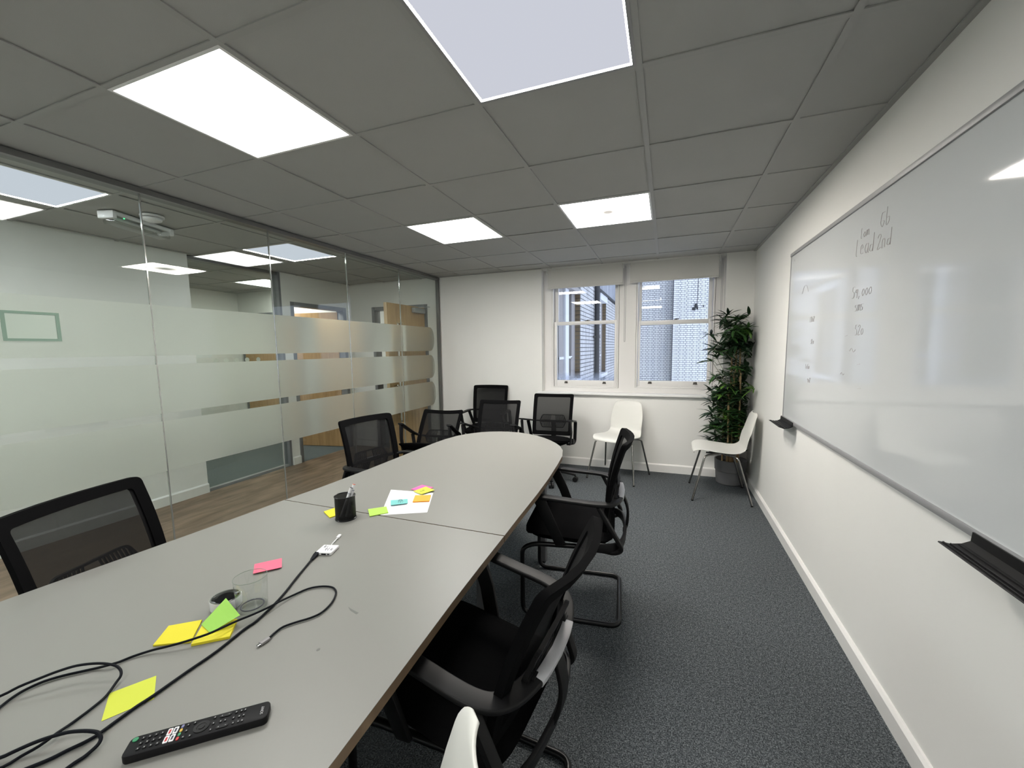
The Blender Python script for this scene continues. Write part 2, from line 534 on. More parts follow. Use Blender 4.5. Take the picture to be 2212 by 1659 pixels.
# --- walls
wr = MB().box(WX, WX + 0.12, YF, YB + 0.26, 0, H + 0.3).build('wall_right', M['wall'], kind='structure', smooth=False)
wb = empty('wall_back', kind='structure')
MB().box(0.0, 1.397, YB, YB + 0.26, 0, H + 0.3).build('plaster_pier', M['wall'], wb, smooth=False)
MB().box(3.385, WX + 0.12, YB + 0.0, YB + 0.26, 0, H + 0.3).build('plaster_pier', M['wall'], wb, smooth=False)
MB().box(1.397, 3.385, YB, YB + 0.26, 0, 0.862).build('wall_below_sill', M['wall'], wb, smooth=False)
MB().box(1.397, 3.385, YB + 0.02, YB + 0.26, H - 0.01, H + 0.3).build('lintel', M['wall'], wb, smooth=False)
MB().box(-0.10, WX + 0.12, YF - 0.12, YF, 0, H + 0.3).build('wall_front', M['wall'], kind='structure', smooth=False)

# --- floors
fl = empty('floor', kind='structure')
MB().box(0.0, WX, YF, YB, -0.10, -0.006).build('subfloor', M['mortar_dark'], fl, smooth=False)
tile_me = mesh_of(MB().box(-0.2497, 0.2497, -0.2497, 0.2497, -0.006, 0.0), 'carpet_tile', M['carpet'])
y = YB - 0.25
while y > YF - 0.2:
    x = 0.25
    while x < WX + 0.2:
        linked(tile_me, 'carpet_tile', fl, (x - 0.08, y - 0.12, 0))
        x += 0.5
    y -= 0.5
for k in range(8):
    linked(tile_me, 'carpet_tile', fl, (0.25 - 0.08 + 0.5 * k, YB - 0.12 + 0.25, 0))
MB().box(XC - 0.0, -0.0, YF, YE, -0.10, 0.0).build('floor', M['vinyl'], kind='structure', smooth=False)
MB().box(-3.9, XC - 0.0, 0.4, 4.80, -0.10, 0.0).build('floor', M['carpet_off'], kind='structure', smooth=False)

# --- ceiling: slab, tees and tiles
ce = empty('ceiling', kind='structure')
MB().box(-3.9, WX, YF, YB + 0.03, H + 0.05, H + 0.14).build('void_slab', M['shadow_gap'], ce, smooth=False)
panels = {}
def cell(ix, iy): return (round(ix), round(iy))
LIGHTS = [  # x0, y0 (lower-left corner of the 600 cell), diffuser material, label
    (2.116, 0.957, 'cool', 'dim bluish ceiling light panel with bright rim, nearest the camera'),
    (0.916, 0.957, 'warm', 'large bright white ceiling light panel above the near end of the table'),
    (2.116, 2.757, 'hazy', 'bright ceiling light panel with a hazy warm centre near the windows'),
    (0.916, 2.757, 'wfar', 'small white ceiling light panel near the far left corner of the room'),
    (2.116, -0.843, 'warm', 'added unseen ceiling light panel behind the camera on the whiteboard side'),  # unseen panel, added to make up for the dim cool one
    (-0.884, 0.957, 'corr', 'bluish light panel in the corridor ceiling cut by the left photo edge'),
    (-0.884, 2.757, 'corr', 'bluish light panel in the corridor ceiling before the oak doors'),
    (-0.884, -0.843, 'far', 'added ceiling light panel brightening the corridor, out of view to the left'),  # unseen panel, added and made strong to light the corridor
    (-2.684, 3.957, 'next', 'ceiling light panel in the office across the corridor'),
    (-2.684, 2.157, 'next', 'added ceiling light panel brightening the office, hidden from the camera'),  # no such panel in view; added as fill for the office
]
lit = {(round((a - 0.316) / 0.6), round((b - 0.357) / 0.6)) for a, b, _, _ in LIGHTS}
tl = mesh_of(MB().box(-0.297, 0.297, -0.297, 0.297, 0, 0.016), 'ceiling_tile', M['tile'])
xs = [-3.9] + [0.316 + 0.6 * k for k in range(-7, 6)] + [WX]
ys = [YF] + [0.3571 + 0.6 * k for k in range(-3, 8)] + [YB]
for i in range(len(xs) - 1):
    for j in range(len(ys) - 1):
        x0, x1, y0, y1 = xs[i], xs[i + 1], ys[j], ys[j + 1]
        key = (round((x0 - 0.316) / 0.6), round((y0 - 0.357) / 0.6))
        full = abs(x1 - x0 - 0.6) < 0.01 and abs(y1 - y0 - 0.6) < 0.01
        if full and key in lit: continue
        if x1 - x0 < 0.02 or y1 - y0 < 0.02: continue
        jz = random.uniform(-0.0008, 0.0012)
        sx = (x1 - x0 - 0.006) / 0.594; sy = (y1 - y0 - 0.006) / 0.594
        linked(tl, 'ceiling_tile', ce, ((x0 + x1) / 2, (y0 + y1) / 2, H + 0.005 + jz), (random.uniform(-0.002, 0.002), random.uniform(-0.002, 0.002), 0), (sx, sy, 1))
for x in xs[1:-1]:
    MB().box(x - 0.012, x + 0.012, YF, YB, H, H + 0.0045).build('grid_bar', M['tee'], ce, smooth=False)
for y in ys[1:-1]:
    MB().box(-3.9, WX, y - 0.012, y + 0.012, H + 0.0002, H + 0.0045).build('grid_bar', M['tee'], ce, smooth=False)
t1 = MB().box(WX - 0.024, WX, YF, YB, H - 0.002, H + 0.004).build('trim_1', M['tee'], kind='structure', smooth=False)
t2 = MB().box(0.02, 1.397, YB - 0.024, YB, H - 0.002, H + 0.004).build('trim_2', M['tee'], kind='structure', smooth=False)

for (x0, y0, kind, lab) in LIGHTS:
    cx, cy = x0 + 0.3, y0 + 0.3
    r = empty('ceiling_light', (cx, cy, H), label=lab, cat='ceiling light', group='square ceiling light panels')
    f = MB()
    a, b = 0.292, 0.280
    for (p, q, s, t) in ((-a, a, -a, -b), (-a, a, b, a), (-a, -b, -b, b), (b, a, -b, b)):
        f.box(p, q, s, t, -0.001, 0.012)
    f.build('frame', M['trim'] if kind != 'cool' else M['alu'], r, smooth=False)
    dm = {'cool': 'lamp_blue', 'warm': 'lamp_warm', 'hazy': 'lamp_hazy', 'corr': 'lamp_corr', 'next': 'lamp_next', 'far': 'lamp_corr_fill', 'wfar': 'lamp_warm_far'}[kind]
    MB().box(-b, b, -b, b, 0.004, 0.010).build('diffuser', M[dm], r, smooth=False)
    if kind in ('cool', 'corr'):
        g = MB(); c = b - 0.006
        for (p, q, s, t) in ((-b, b, -b, -c), (-b, b, c, b), (-b, -c, -c, c), (c, b, -c, c)):
            g.box(p, q, s, t, 0.0015, 0.0038)
        g.build('lit_rim', M['lamp_edge' if kind == 'cool' else 'lamp_edge_corr'], r, smooth=False)

# --- skirting boards
def skirt(name, pts, h=0.095, t=0.018, m=M['skirt']):
    (xa, ya), (xb, yb), nx, ny = pts
    mb = MB()
    prof = [(0, 0), (t, 0), (t, h - 0.012), (t * 0.45, h), (0, h)]
    vs = []
    for (px, py) in ((xa, ya), (xb, yb)):
        for d, z in prof: vs.append((px + nx * d, py + ny * d, z))
    n = len(prof)
    fs = [(i, (i + 1) % n, n + (i + 1) % n, n + i) for i in range(n)] + [tuple(range(n)), tuple(reversed(range(n, 2 * n)))]
    mb.add(vs, fs)
    return mb.build(name, m, kind='structure', smooth=False)
skirt('baseboard_right', ((WX, YF), (WX, YB), -1, 0), 0.082)
skirt('baseboard_back', ((0.03, YB), (WX - 0.018, YB), 0, -1))
skirt('baseboard_front', ((0.03, YF), (WX - 0.018, YF), 0, 1))
skirt('baseboard_corridor', ((XC, YF), (XC, 2.70), 1, 0))

# --- window recess, sill, casing, sash windows
MB().box(1.345, 3.405, 4.792, 5.02, 0.862, 0.888).build('trim_3', M['trim'], bevel=0.006, kind='structure')
cs = MB()
YCAS = 4.945
for (a, b_, c, d) in ((1.397, 1.497, 0.888, H - 0.01), (2.302, 2.490, 0.888, H - 0.01), (3.302, 3.385, 0.888, H - 0.01),
                      (1.497, 2.302, 0.888, 0.935), (2.490, 3.302, 0.888, 0.945), (1.497, 2.302, 2.30, H - 0.01), (2.490, 3.302, 2.30, H - 0.01)):
    cs.box(a, b_, YCAS, YB + 0.26, c, d)
cs.build('trim_4', M['winpaint'], kind='structure', smooth=False)

def window(name, x0, x1, zb, gx0, gx1, glb, glt, mt, dirty):
    r = empty(name, (0, 0, 0), kind='structure')
    # box frame lining
    fr = MB()
    fr.box(x0 + 0.004, x0 + 0.02, YCAS - 0.012, YCAS + 0.12, zb, 2.30).box(x1 - 0.02, x1 - 0.004, YCAS - 0.012, YCAS + 0.12, zb, 2.30)
    fr.box(x0 + 0.02, x1 - 0.02, YCAS - 0.006, YCAS + 0.12, zb, zb + 0.012)
    fr.build('box_frame', M['winpaint'], r, bevel=0.002)
    ya, yb = YCAS + 0.012, YCAS + 0.052          # lower sash (inner)
    ls = MB()
    ls.box(x0 + 0.0245, gx0, ya, yb, zb + 0.012, mt).box(gx1, x1 - 0.0245, ya, yb, zb + 0.012, mt)
    ls.box(gx0, gx1, ya, yb, zb + 0.012, glb).box(gx0, gx1, ya, yb, glt, mt)
    lo = ls.build('lower_sash', M['winpaint'], r, bevel=0.003)
    MB().box(gx0 - 0.004, gx1 + 0.004, ya + 0.018, ya + 0.022, glb - 0.004, glt + 0.004).build('glass_pane', M['wglass_dirty' if dirty else 'wglass'], lo, smooth=False)
    yc, yd = YCAS + 0.056, YCAS + 0.096          # upper sash (outer)
    us = MB()
    us.box(x0 + 0.0245, gx0 + 0.008, yc, yd, glt, 2.29).box(gx1 - 0.004, x1 - 0.0245, yc, yd, glt, 2.29)
    us.box(gx0 + 0.008, gx1 - 0.004, yc, yd, glt + 0.002, mt - 0.004).box(gx0 + 0.008, gx1 - 0.004, yc, yd, 2.24, 2.29)
    # the curved horn under each stile
    for hx in (x0 + 0.024, x1 - 0.058):
        us.prism([(hx, 0), (hx + 0.034, 0), (hx + 0.030, 0.02), (hx + 0.012, 0.05), (hx, 0.07)], 0, 0.02) if False else None
    uo = us.build('upper_sash', M['winpaint'], r, bevel=0.003)
    MB().box(gx0 + 0.004, gx1, yc + 0.018, yc + 0.022, mt - 0.008, 2.244).build('glass_pane', M['wglass'], uo, smooth=False)
    for hx in (gx0 + 0.115, gx1 - 0.115):
        l = MB()
        l.box(hx - 0.022, hx + 0.022, ya - 0.004, ya, zb + 0.048, zb + 0.058)
        l.sweep(fillet([(hx, ya - 0.002, zb + 0.062), (hx, ya - 0.018, zb + 0.066), (hx, ya - 0.022, zb + 0.050)], 0.01, 4), rect(0.030, 0.005), up=(1, 0, 0))
        l.box(hx - 0.018, hx + 0.018, ya - 0.005, ya, zb + 0.056, zb + 0.074)
        l.build('sash_lift', M['brass'], r, bevel=0.0012)
    mx = (gx0 + gx1) / 2
    k = MB().lathe([(0.016, 0), (0.018, 0.004), (0.012, 0.012), (0.006, 0.014)], 14)
    k.box(-0.03, 0.03, -0.008, 0.008, 0, 0.005).box(0.0, 0.04, -0.004, 0.004, 0.008, 0.016)
    k.build('sash_lock', M['brass'], r, loc=(mx + 0.02, (ya + yb) / 2 + 0.01, mt))
    return r
window('window_1', 1.497, 2.302, 0.935, 1.556, 2.250, 1.022, 1.694, 1.735, True)
window('window_2', 2.490, 3.302, 0.945, 2.538, 3.245, 1.028, 1.664, 1.712, False)

def blind(x0, x1, zb, lab, cord_x, cord_z):
    r = empty('roller_blind', ((x0 + x1) / 2, 4.86, H - 0.04), label=lab, cat='window blind')
    w = (x1 - x0) / 2
    MB().tube([(-w, 0.02, 0), (w, 0.02, 0)], 0.020, 16).build('roller_tube', M['blind'], r)
    MB().box(-w + 0.006, w - 0.006, -0.001, 0.001, zb - (H - 0.04) + 0.012, 0.038).build('blind_fabric', M['blind'], r, smooth=False)
    MB().box(-w + 0.004, w - 0.004, -0.006, 0.006, zb - (H - 0.04), zb - (H - 0.04) + 0.020).build('bottom_bar', M['blind'], r, bevel=0.004)
    c = cord_x - (x0 + x1) / 2
    MB().tube(fillet([(c, 0.0, 0.0), (c, 0.0, cord_z - (H - 0.04)), (c + 0.012, 0.0, cord_z - (H - 0.04)), (c + 0.012, 0.006, 0.0)], 0.006, 4), 0.0018, 5).build('pull_chain', M['grey_metal'], r)
    for s in (-1, 1):
        MB().box(s * (w + 0.003) - 0.003, s * (w + 0.003) + 0.003, -0.02, 0.04, -0.03, 0.039).build('bracket', M['trim'], r, smooth=False)
    return r
blind(1.462, 2.350, 2.122, 'grey roller blind half drawn at the top of the left sash window', 2.366, 1.48)
blind(2.417, 3.322, 2.132, 'grey roller blind half drawn at the top of the right sash window', 3.345, 1.60)

# ------------------------------------------------------------------ glass wall to the corridor
wl = empty('wall_left', kind='structure')
MB().box(-0.085, -0.008, YF, YB, H - 0.030, H).build('head_track', M['alu_dark'], wl, smooth=False)
MB().box(-0.050, -0.022, YF, YB, -0.0, 0.018).build('floor_track', M['alu_dark'], wl, smooth=False)
MB().box(-0.055, -0.012, YB - 0.022, YB, 0.018, H - 0.03).build('wall_channel', M['alu_dark'], wl, smooth=False)
seams = [YF, -0.90, -0.085, 0.730, 1.548, 2.362, 3.170, 3.995, YB - 0.02]
GXP = -0.035
for a, b_ in zip(seams[:-1], seams[1:]):
    MB().box(GXP - 0.005, GXP + 0.005, a + 0.003, b_ - 0.003, 0.016, H - 0.028).build('glass_pane', M['glass'], wl, smooth=False)
for s in seams[1:-1]:
    MB().box(GXP - 0.0052, GXP + 0.0052, s - 0.0028, s + 0.0028, 0.018, H - 0.03).build('glass_joint', M['joint'], wl, smooth=False)
def film(y0, y1, z0, z1, x, lo_round, hi_round, n=10):
    """one strip of film; an end may be rounded"""
    r = (z1 - z0) / 2; zc = (z0 + z1) / 2; d = 0.10
    pts = []
    if hi_round: pts += [(y1 - d + d * math.cos(-PI / 2 + PI * k / n), zc + r * math.sin(-PI / 2 + PI * k / n)) for k in range(n + 1)]
    else: pts += [(y1, z0), (y1, z1)]
    if lo_round: pts += [(y0 + d + d * math.cos(PI / 2 + PI * k / n), zc + r * math.sin(PI / 2 + PI * k / n)) for k in range(n + 1)]
    else: pts += [(y0, z1), (y0, z0)]
    return MB().add([(x, p[0], p[1]) for p in pts], [tuple(range(len(pts)))])
for z0, z1 in ((1.405, 1.705), (1.055, 1.352), (0.699, 1.007)):
    cuts = [0.80] + [q for q in seams if 0.85 < q < 4.65] + [4.70]
    for k in range(len(cuts) - 1):
        first, last = k == 0, k == len(cuts) - 2
        film(cuts[k] + (0 if first else 0.004), cuts[k + 1] - (0 if last else 0.004), z0, z1, GXP + 0.0062, first, last).build('frosted_band', M['frost'], wl, smooth=False, fix=False)

sg = empty('room_sign', (GXP + 0.0105, 1.045, 1.555), label='small pale green plate with darker taped border on the glass wall', cat='sign')
MB().box(-0.003, 0.003, -0.096, 0.096, -0.068, 0.068).build('plate', M['sign'], sg, smooth=False)
tp = MB()
for (a, b_, c, d) in ((-0.098, 0.098, -0.070, -0.058), (-0.098, 0.098, 0.058, 0.070), (-0.098, -0.084, -0.058, 0.058), (0.084, 0.098, -0.058, 0.058)):
    tp.box(0.0031, 0.0052, a, b_, c, d)
tp.build('taped_border', M['tape'], sg, smooth=False)

# --- corridor shell
MB().box(XC - 0.14, XC, YF, 2.700, 0, H + 0.05).build('wall_corridor', M['wall'], kind='structure', smooth=False)
MB().box(XC - 0.12, XC, 3.715, 3.835, 0, H + 0.05).build('wall_pier', M['wall'], kind='structure', smooth=False)
MB().box(XC - 0.12, XC, 3.835, 4.77, 2.035, H + 0.05).build('wall_over_door', M['wall'], kind='structure', smooth=False)
MB().box(XC - 0.12, XC, 4.77, YE + 0.1, 0, H + 0.05).build('wall_corner', M['wall'], kind='structure', smooth=False)
we = empty('wall_corridor_end', kind='structure')
MB().box(XC - 0.0, -1.147, YE, YE + 0.12, 0, H + 0.05).build('plaster', M['wall'], we, smooth=False)
MB().box(-0.224, 0.0, YE, YE + 0.12, 0, H + 0.05).build('plaster', M['wall'], we, smooth=False)
MB().box(-1.147, -0.224, YE, YE + 0.12, 2.034, H + 0.05).build('plaster', M['wall'], we, smooth=False)
MB().box(XC, -0.09, YF - 0.12, YF, 0, H + 0.05).build('wall_corridor_start', M['wall'], kind='structure', smooth=False)
skirt('baseboard_pier', ((XC, 3.725), (XC, 3.835), 1, 0), 0.1)
skirt('baseboard_corridor_end', ((XC, YE), (-1.147, YE), 0, -1), 0.095)
# glazed front of the office opposite
og = empty('wall_office_glazed', kind='structure')
MB().box(XC - 0.06, XC - 0.05, 2.702, 3.685, 0.02, H - 0.03).build('glass_pane', M['glass'], og, smooth=False)
MB().box(XC - 0.09, XC - 0.02, 2.700, 3.685, H - 0.03, H).build('head_track', M['alu_dark'], og, smooth=False)
MB().box(XC - 0.075, XC - 0.02, 2.700, 3.685, 0, 0.022).build('floor_track', M['alu'], og, smooth=False)
MB().box(XC - 0.10, XC + 0.004, 3.685, 3.714, 0, H).build('mullion', M['grey_frame'], og, smooth=False)
for yy in (2.917, 3.028, 3.144, 3.262, 3.396):
    MB().add([(XC - 0.0485, yy + 0.026 * math.cos(2 * PI * k / 20), 1.335 + 0.026 * math.sin(2 * PI * k / 20)) for k in range(20)], [tuple(range(20))]).build('frosted_dot', M['frost'], og, smooth=False, fix=False)
# office shell
MB().box(-3.84, -3.72, 0.4, 4.86, 0, H + 0.05).build('wall_office_far', M['wall'], kind='structure', smooth=False)
MB().box(-3.84, XC - 0.12, 4.76, 4.86, 0, H + 0.05).build('wall_office_right', M['wall'], kind='structure', smooth=False)
MB().box(-3.84, XC - 0.14, 0.3, 0.4, 0, H + 0.05).build('wall_office_left', M['wall'], kind='structure', smooth=False)

def door(name, frame_boxes, leaf_w, leaf_h, hinge, ang, handle_side, closer=False, vision=False, mirror=1):
    r = empty(name, (0, 0, 0), kind='structure')
    fb = MB()
    for b_ in frame_boxes: fb.box(*b_)
    fb.build('door_frame', M['grey_frame'], r, bevel=0.003)
    lf = MB()
    t = 0.044
    if vision:
        u0, u1, v0, v1 = 0.50, 0.61, 0.50, 1.75
        lf.box(0, u0, -t, 0, 0.008, leaf_h).box(u1, leaf_w - 0.006, -t, 0, 0.008, leaf_h).box(u0, u1, -t, 0, 0.008, v0).box(u0, u1, -t, 0, v1, leaf_h)
    else:
        lf.box(0, leaf_w - 0.006, -t, 0, 0.008, leaf_h)
    leaf = lf.build('door_leaf', M['oak'], r, loc=hinge, rz=ang, smooth=False)
    MB().box(leaf_w - 0.006, leaf_w, -t, 0, 0.008, leaf_h).build('lipping', M['oak_edge'], leaf, smooth=False)
    if vision:
        MB().box(u0 - 0.0, u1, -t * 0.62, -t * 0.45, v0, v1).build('vision_panel', M['wglass'], leaf, smooth=False)
        bd = MB()
        for yy in (0.004, -t - 0.010):
            bd.box(u0 - 0.014, u0, yy, yy + 0.006, v0 - 0.014, v1 + 0.014).box(u1, u1 + 0.014, yy, yy + 0.006, v0 - 0.014, v1 + 0.014)
            bd.box(u0, u1, yy, yy + 0.006, v0 - 0.014, v0).box(u0, u1, yy, yy + 0.006, v1, v1 + 0.014)
        bd.build('glazing_bead', M['oak_edge'], leaf, smooth=False)
    hx = leaf_w - 0.06
    for s in (1, -1):
        y0 = 0.0 if s > 0 else -t
        h = MB()
        if vision:                       # long pull bar
            px = leaf_w - 0.085
            h.tube(fillet([(px, y0, 0.66), (px, y0 + s * 0.055, 0.64), (px, y0 + s * 0.055, 1.00), (px, y0, 0.98)], 0.03, 5), 0.010, 8)
            h.build('pull_handle', M['chrome'], leaf)
            continue
        h.tube(fillet([(hx, y0, 1.0), (hx, y0 + s * 0.05, 1.0), (hx - 0.12, y0 + s * 0.05, 1.0), (hx - 0.12, y0 + s * 0.03, 1.0)], 0.015, 4), 0.009, 8)
        h.tube([(hx, y0, 1.0), (hx, y0 + s * 0.008, 1.0)], 0.025, 14)
        h.build('lever_handle', M['chrome'], leaf)
    if closer:
        c = MB().box(0.05, 0.29, 0.0, 0.055, leaf_h - 0.085, leaf_h - 0.02)
        c.build('door_closer', M['alu'], leaf, bevel=0.006)
        MB().sweep([(0.18, 0.03, leaf_h - 0.012), (0.10, 0.15, leaf_h - 0.005), (0.0, 0.05, leaf_h + 0.015)], rect(0.02, 0.006)).build('closer_arm', M['alu'], leaf, smooth=False)
    return r
# office door standing open into the office
x0, x1 = XC - 0.125, XC + 0.006
door('door_1', [(x0, x1, 3.835, 3.885, 0, 2.034), (x0, x1, 4.715, 4.775, 0, 2.034), (x0, x1, 3.885, 4.715, 1.985, 2.034)],
     0.83, 1.975, (XC - 0.10, 4.705, 0), math.radians(180 + 11), 0)
# corridor end door standing open towards us
door('door_2', [(-1.147, -1.097, YE - 0.006, YE + 0.12, 0, 2.034), (-0.274, -0.224, YE - 0.006, YE + 0.12, 0, 2.034), (-1.097, -0.274, YE - 0.006, YE + 0.12, 1.985, 2.034)],
     0.785, 1.985, (-0.270, YE - 0.008, 0), math.radians(180 + 89), 0, closer=True, vision=True)
# flush oak door at the far end of the office
door('door_3', [(-3.66, -3.612, 4.74, 4.765, 0, 2.034), (-2.84, -2.79, 4.74, 4.765, 0, 2.034), (-3.612, -2.84, 4.74, 4.765, 1.985, 2.034)],
     0.77, 1.98, (-2.841, 4.748 , 0), math.radians(180), 0)
# room beyond the end door
MB().box(-2.2, 1.0, 6.9, 7.0, 0, 2.7).build('wall_beyond_far', M['wall'], kind='structure', smooth=False)
MB().box(-2.3, -2.2, YE + 0.12, 7.0, 0, 2.7).build('wall_beyond_left', M['wall'], kind='structure', smooth=False)
MB().box(0.9, 1.0, YE + 0.26, 7.0, 0, 2.7).build('wall_beyond_right', M['wall'], kind='structure', smooth=False)
MB().box(-2.3, 1.0, YE, 7.0, -0.1, -0.0005).build('floor', M['carpet_off'], kind='structure', smooth=False)
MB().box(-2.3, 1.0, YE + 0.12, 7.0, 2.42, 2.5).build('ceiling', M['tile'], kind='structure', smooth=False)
r = empty('ceiling_light', (-1.1, 6.1, 2.42), label='ceiling light glimpsed through the end door gap', cat='ceiling light', group='square ceiling light panels')
MB().box(-0.29, 0.29, -0.29, 0.29, -0.006, 0.0).build('diffuser', M['lamp_next'], r, smooth=False)

# emergency light on the corridor ceiling
el = empty('emergency_light', (-0.725, 1.90, H), math.radians(17), label='white emergency bulkhead light with clear cover on the corridor ceiling', cat='emergency light')
MB().box(-0.055, 0.055, -0.215, 0.215, -0.024, 0.0).build('base_tray', M['white_plastic'], el, bevel=0.005)
MB().box(-0.048, 0.048, -0.208, 0.208, -0.080, -0.0245).build('clear_cover', M['clear_cover'], el, bevel=0.012, seg=3)
for s in (-1, 1):
    MB().box(-0.057, 0.057, s * 0.215 - 0.014, s * 0.215 + 0.014, -0.050, 0.0).build('end_cap', M['white_plastic'], el, bevel=0.006)
MB().tube([(0, -0.17, -0.036), (0, 0.17, -0.036)], 0.010, 10).build('lamp_tube', M['white_plastic'], el)
MB().lathe([(0.004, -0.030), (0.004, -0.0225)], 10, (0.03, -0.13)).build('indicator_led', M['led'], el)
sd = empty('smoke_detector', (-0.52, 1.875, H), label='round white smoke detector on the corridor ceiling beside the emergency light', cat='smoke detector')
MB().lathe([(0.068, 0.0), (0.068, -0.012), (0.054, -0.014)], 28).build('detector_base', M['white_plastic'], sd)
MB().lathe([(0.056, -0.018), (0.052, -0.032), (0.030, -0.042)], 28).build('detector_head', M['white_plastic'], sd)

# ------------------------------------------------------------------ light well outside
ob = empty('opposite_building', (0, 0, 0), label='white glazed brick wall across the light well behind the right window', cat='building')
YR, YL, XS = 17.2, 17.75, 3.02
bw = MB().box(XS, 9.0, YR, YR + 0.6, -5, 7.5).box(1.36, XS, YL, YL + 0.6, -5, 7.5)
bw.build('wall_core', M['mortar'], ob, smooth=False)
PB, PC = 0.235, 0.0745
br_s = mesh_of(MB().box(-0.1105, 0.1105, -0.012, 0.01, -0.0295, 0.0295), 'brick', M['white_brick'])
br_h = mesh_of(MB().box(-0.0520, 0.0520, -0.012, 0.01, -0.0295, 0.0295), 'brick', M['white_brick'])
cand = []
def course_row(x0, x1, y, z, row, clip0, clip1):
    st = row % 2 == 0
    w = PB if st else PB / 2
    x = x0 + (0 if st else 0.0)
    if not st:                         # queen closer beside the corner
        cand.append((x0 + 0.0555, y, z, 'h'))
        cand.append((x0 + 0.1175 + 0.02, y, z, 'c'))
        x = x0 + 0.165
    while x < x1:
        cand.append((x + w / 2, y, z, 's' if st else 'h'))
        x += w
for row in range(-35, 66):
    z = 1.2 + row * PC
    course_row(XS + 0.002, 5.2, YR, z, row, 0, 9)
    # left part is coursed from the corner backwards
    st = row % 2 == 0
    w = PB if st else PB / 2
    x = XS - 0.004 - (0 if st else PB / 4)
    if not st: cand.append((XS - 0.004 - PB / 8 - 0.002, YL, z, 'c'))
    while x > 1.48:
        cand.append((x - w / 2, YL, z, 's' if st else 'h'))
        x -= w
cand.sort(key=lambda c: (c[0] - 3.45) ** 2 + (c[2] - 2.5) ** 2 + (0 if c[1] == YR else 0.2))
rest = MB()
for k, (x, y, z, t) in enumerate(cand):
    if k < 300 and t != 'c':
        linked(br_s if t == 's' else br_h, 'brick', ob, (x, y + random.uniform(-0.002, 0.003), z))
    else:
        hw = {'s': 0.1105, 'h': 0.0520, 'c': 0.0220}[t]
        rest.box(x - hw, x + hw, y - 0.012, y + 0.01, z - 0.0295, z + 0.0295)
rest.build('brickwork', M['white_brick'], ob, smooth=False, fix=False, kind='stuff')
MB().tube([(3.87, YR - 0.03, 6.0), (3.87, YR - 0.03, 3.25), (3.85, YR - 0.03, 2.98)], 0.008, 6).build('hanging_wire', M['lead'], ob)
st = MB()
for (dx, dz, w, h) in ((0, 0, 0.11, 0.16), (-0.07, -0.10, 0.12, 0.12), (0.05, -0.08, 0.06, 0.10)):
    st.box(3.82 + dx - w / 2, 3.82 + dx + w / 2, YR - 0.05, YR - 0.012, 2.93 + dz - h / 2, 2.93 + dz + h / 2)
st.build('soot_clump', M['soot'], ob, bevel=0.02)
MB().box(4.06, 4.09, YR - 0.04, YR - 0.012, 2.88, 2.96).build('wall_fixing', M['lead'], ob, smooth=False)

sb = empty('side_building', (0, 0, 0), label='stained white brick side wall with sash windows seen through the left window', cat='building')
XW, XR = 1.33, 1.22
core = MB()
core.box(0.6, XW, 8.0 - 0.47, 9.96, -5, 5.4)                 # pier between the two openings
core.box(0.6, XW, 10.893, YL, -5, 5.4)                       # beyond second opening
core.box(0.6, XW, 5.12, 7.53, -5, 0.80).box(0.6, XW, 9.96, 10.893, -5, 0.70)
core.box(0.6, XW, 5.12, 7.53, 2.40, 5.4).box(0.6, XW, 9.96, 10.893, 2.66, 5.4)
core.box(0.6, XR - 0.10, 5.12, 10.893, 0.5, 3.0)
core.xform(lambda x, y, z: (x - 0.0, y, z))
core.build('wall_core', M['mortar_dark'], sb, smooth=False)
# bricks on the white faces (running along the wall) and stock-brick reveals facing us
bs = mesh_of(MB().box(-0.01, 0.012, -0.111, 0.111, -0.0300, 0.0300), 'brick', M['stained_brick'])
bh = mesh_of(MB().box(-0.01, 0.012, -0.0520, 0.0520, -0.0300, 0.0300), 'brick', M['stained_brick'])
bj = mesh_of(MB().box(-0.052, 0.052, -0.010, 0.01, -0.0325, 0.0325), 'brick', M['stock_brick'])
cnt = 0
rest = MB()
for row in range(-40, 54):
    z = 1.16 + row * PC
    stt = row % 2 == 0
    w = PB if stt else PB / 2
    vis = 0.5 < z < 2.95
    for (ya, yb, lo, hi) in ((7.53, 9.96, -9, 9), (10.893, 13.6, -9, 2.72), (9.96, 10.893, -9, 0.62), (5.15, 7.53, -9, 0.72)):
        y = ya + 0.002 + (0 if stt else PB / 4)
        if not stt and lo < z < hi: rest.box(XW - 0.01, XW + 0.012, ya + 0.002, ya + PB / 4 - 0.006, z - 0.03, z + 0.03)
        if not (lo < z < hi): continue
        while y < yb - 0.02:
            ww = min(w, yb - y)
            if ww < w - 0.01:
                rest.box(XW - 0.01, XW + 0.012, y, y + ww - 0.008, z - 0.0325, z + 0.0325)
            elif vis and ya in (7.53, 10.893) and cnt < 240:
                linked(bs if stt else bh, 'brick', sb, (XW + random.uniform(-0.002, 0.003), y + w / 2, z)); cnt += 1
            else:
                rest.box(XW - 0.01, XW + 0.012, y + 0.006, y + w - 0.006, z - 0.0300, z + 0.0300)
            y += w
    for yj, lo, hi in ((7.53, 0.86, 2.38), (10.893, 0.80, 2.62)):
        if lo < z < hi:
            linked(bj, 'brick', sb, (XR + 0.055, yj + random.uniform(-0.003, 0.002), z))
rest.build('brickwork', M['stained_brick'], sb, smooth=False, fix=False, kind='stuff')
MB().box(XW - 0.1, XW + 0.05, 9.2, 13.6, 2.74, 5.2).build('rendered_band', M['concrete'], sb, smooth=False)
MB().box(XW - 0.1, XW + 0.07, 9.2, 13.6, 2.70, 2.735).build('string_course', M['lead'], sb, smooth=False)
MB().tube([(XW + 0.075, 9.02, -4.0), (XW + 0.075, 9.02, 5.2)], 0.055, 14).build('soil_pipe', M['lead'], sb)
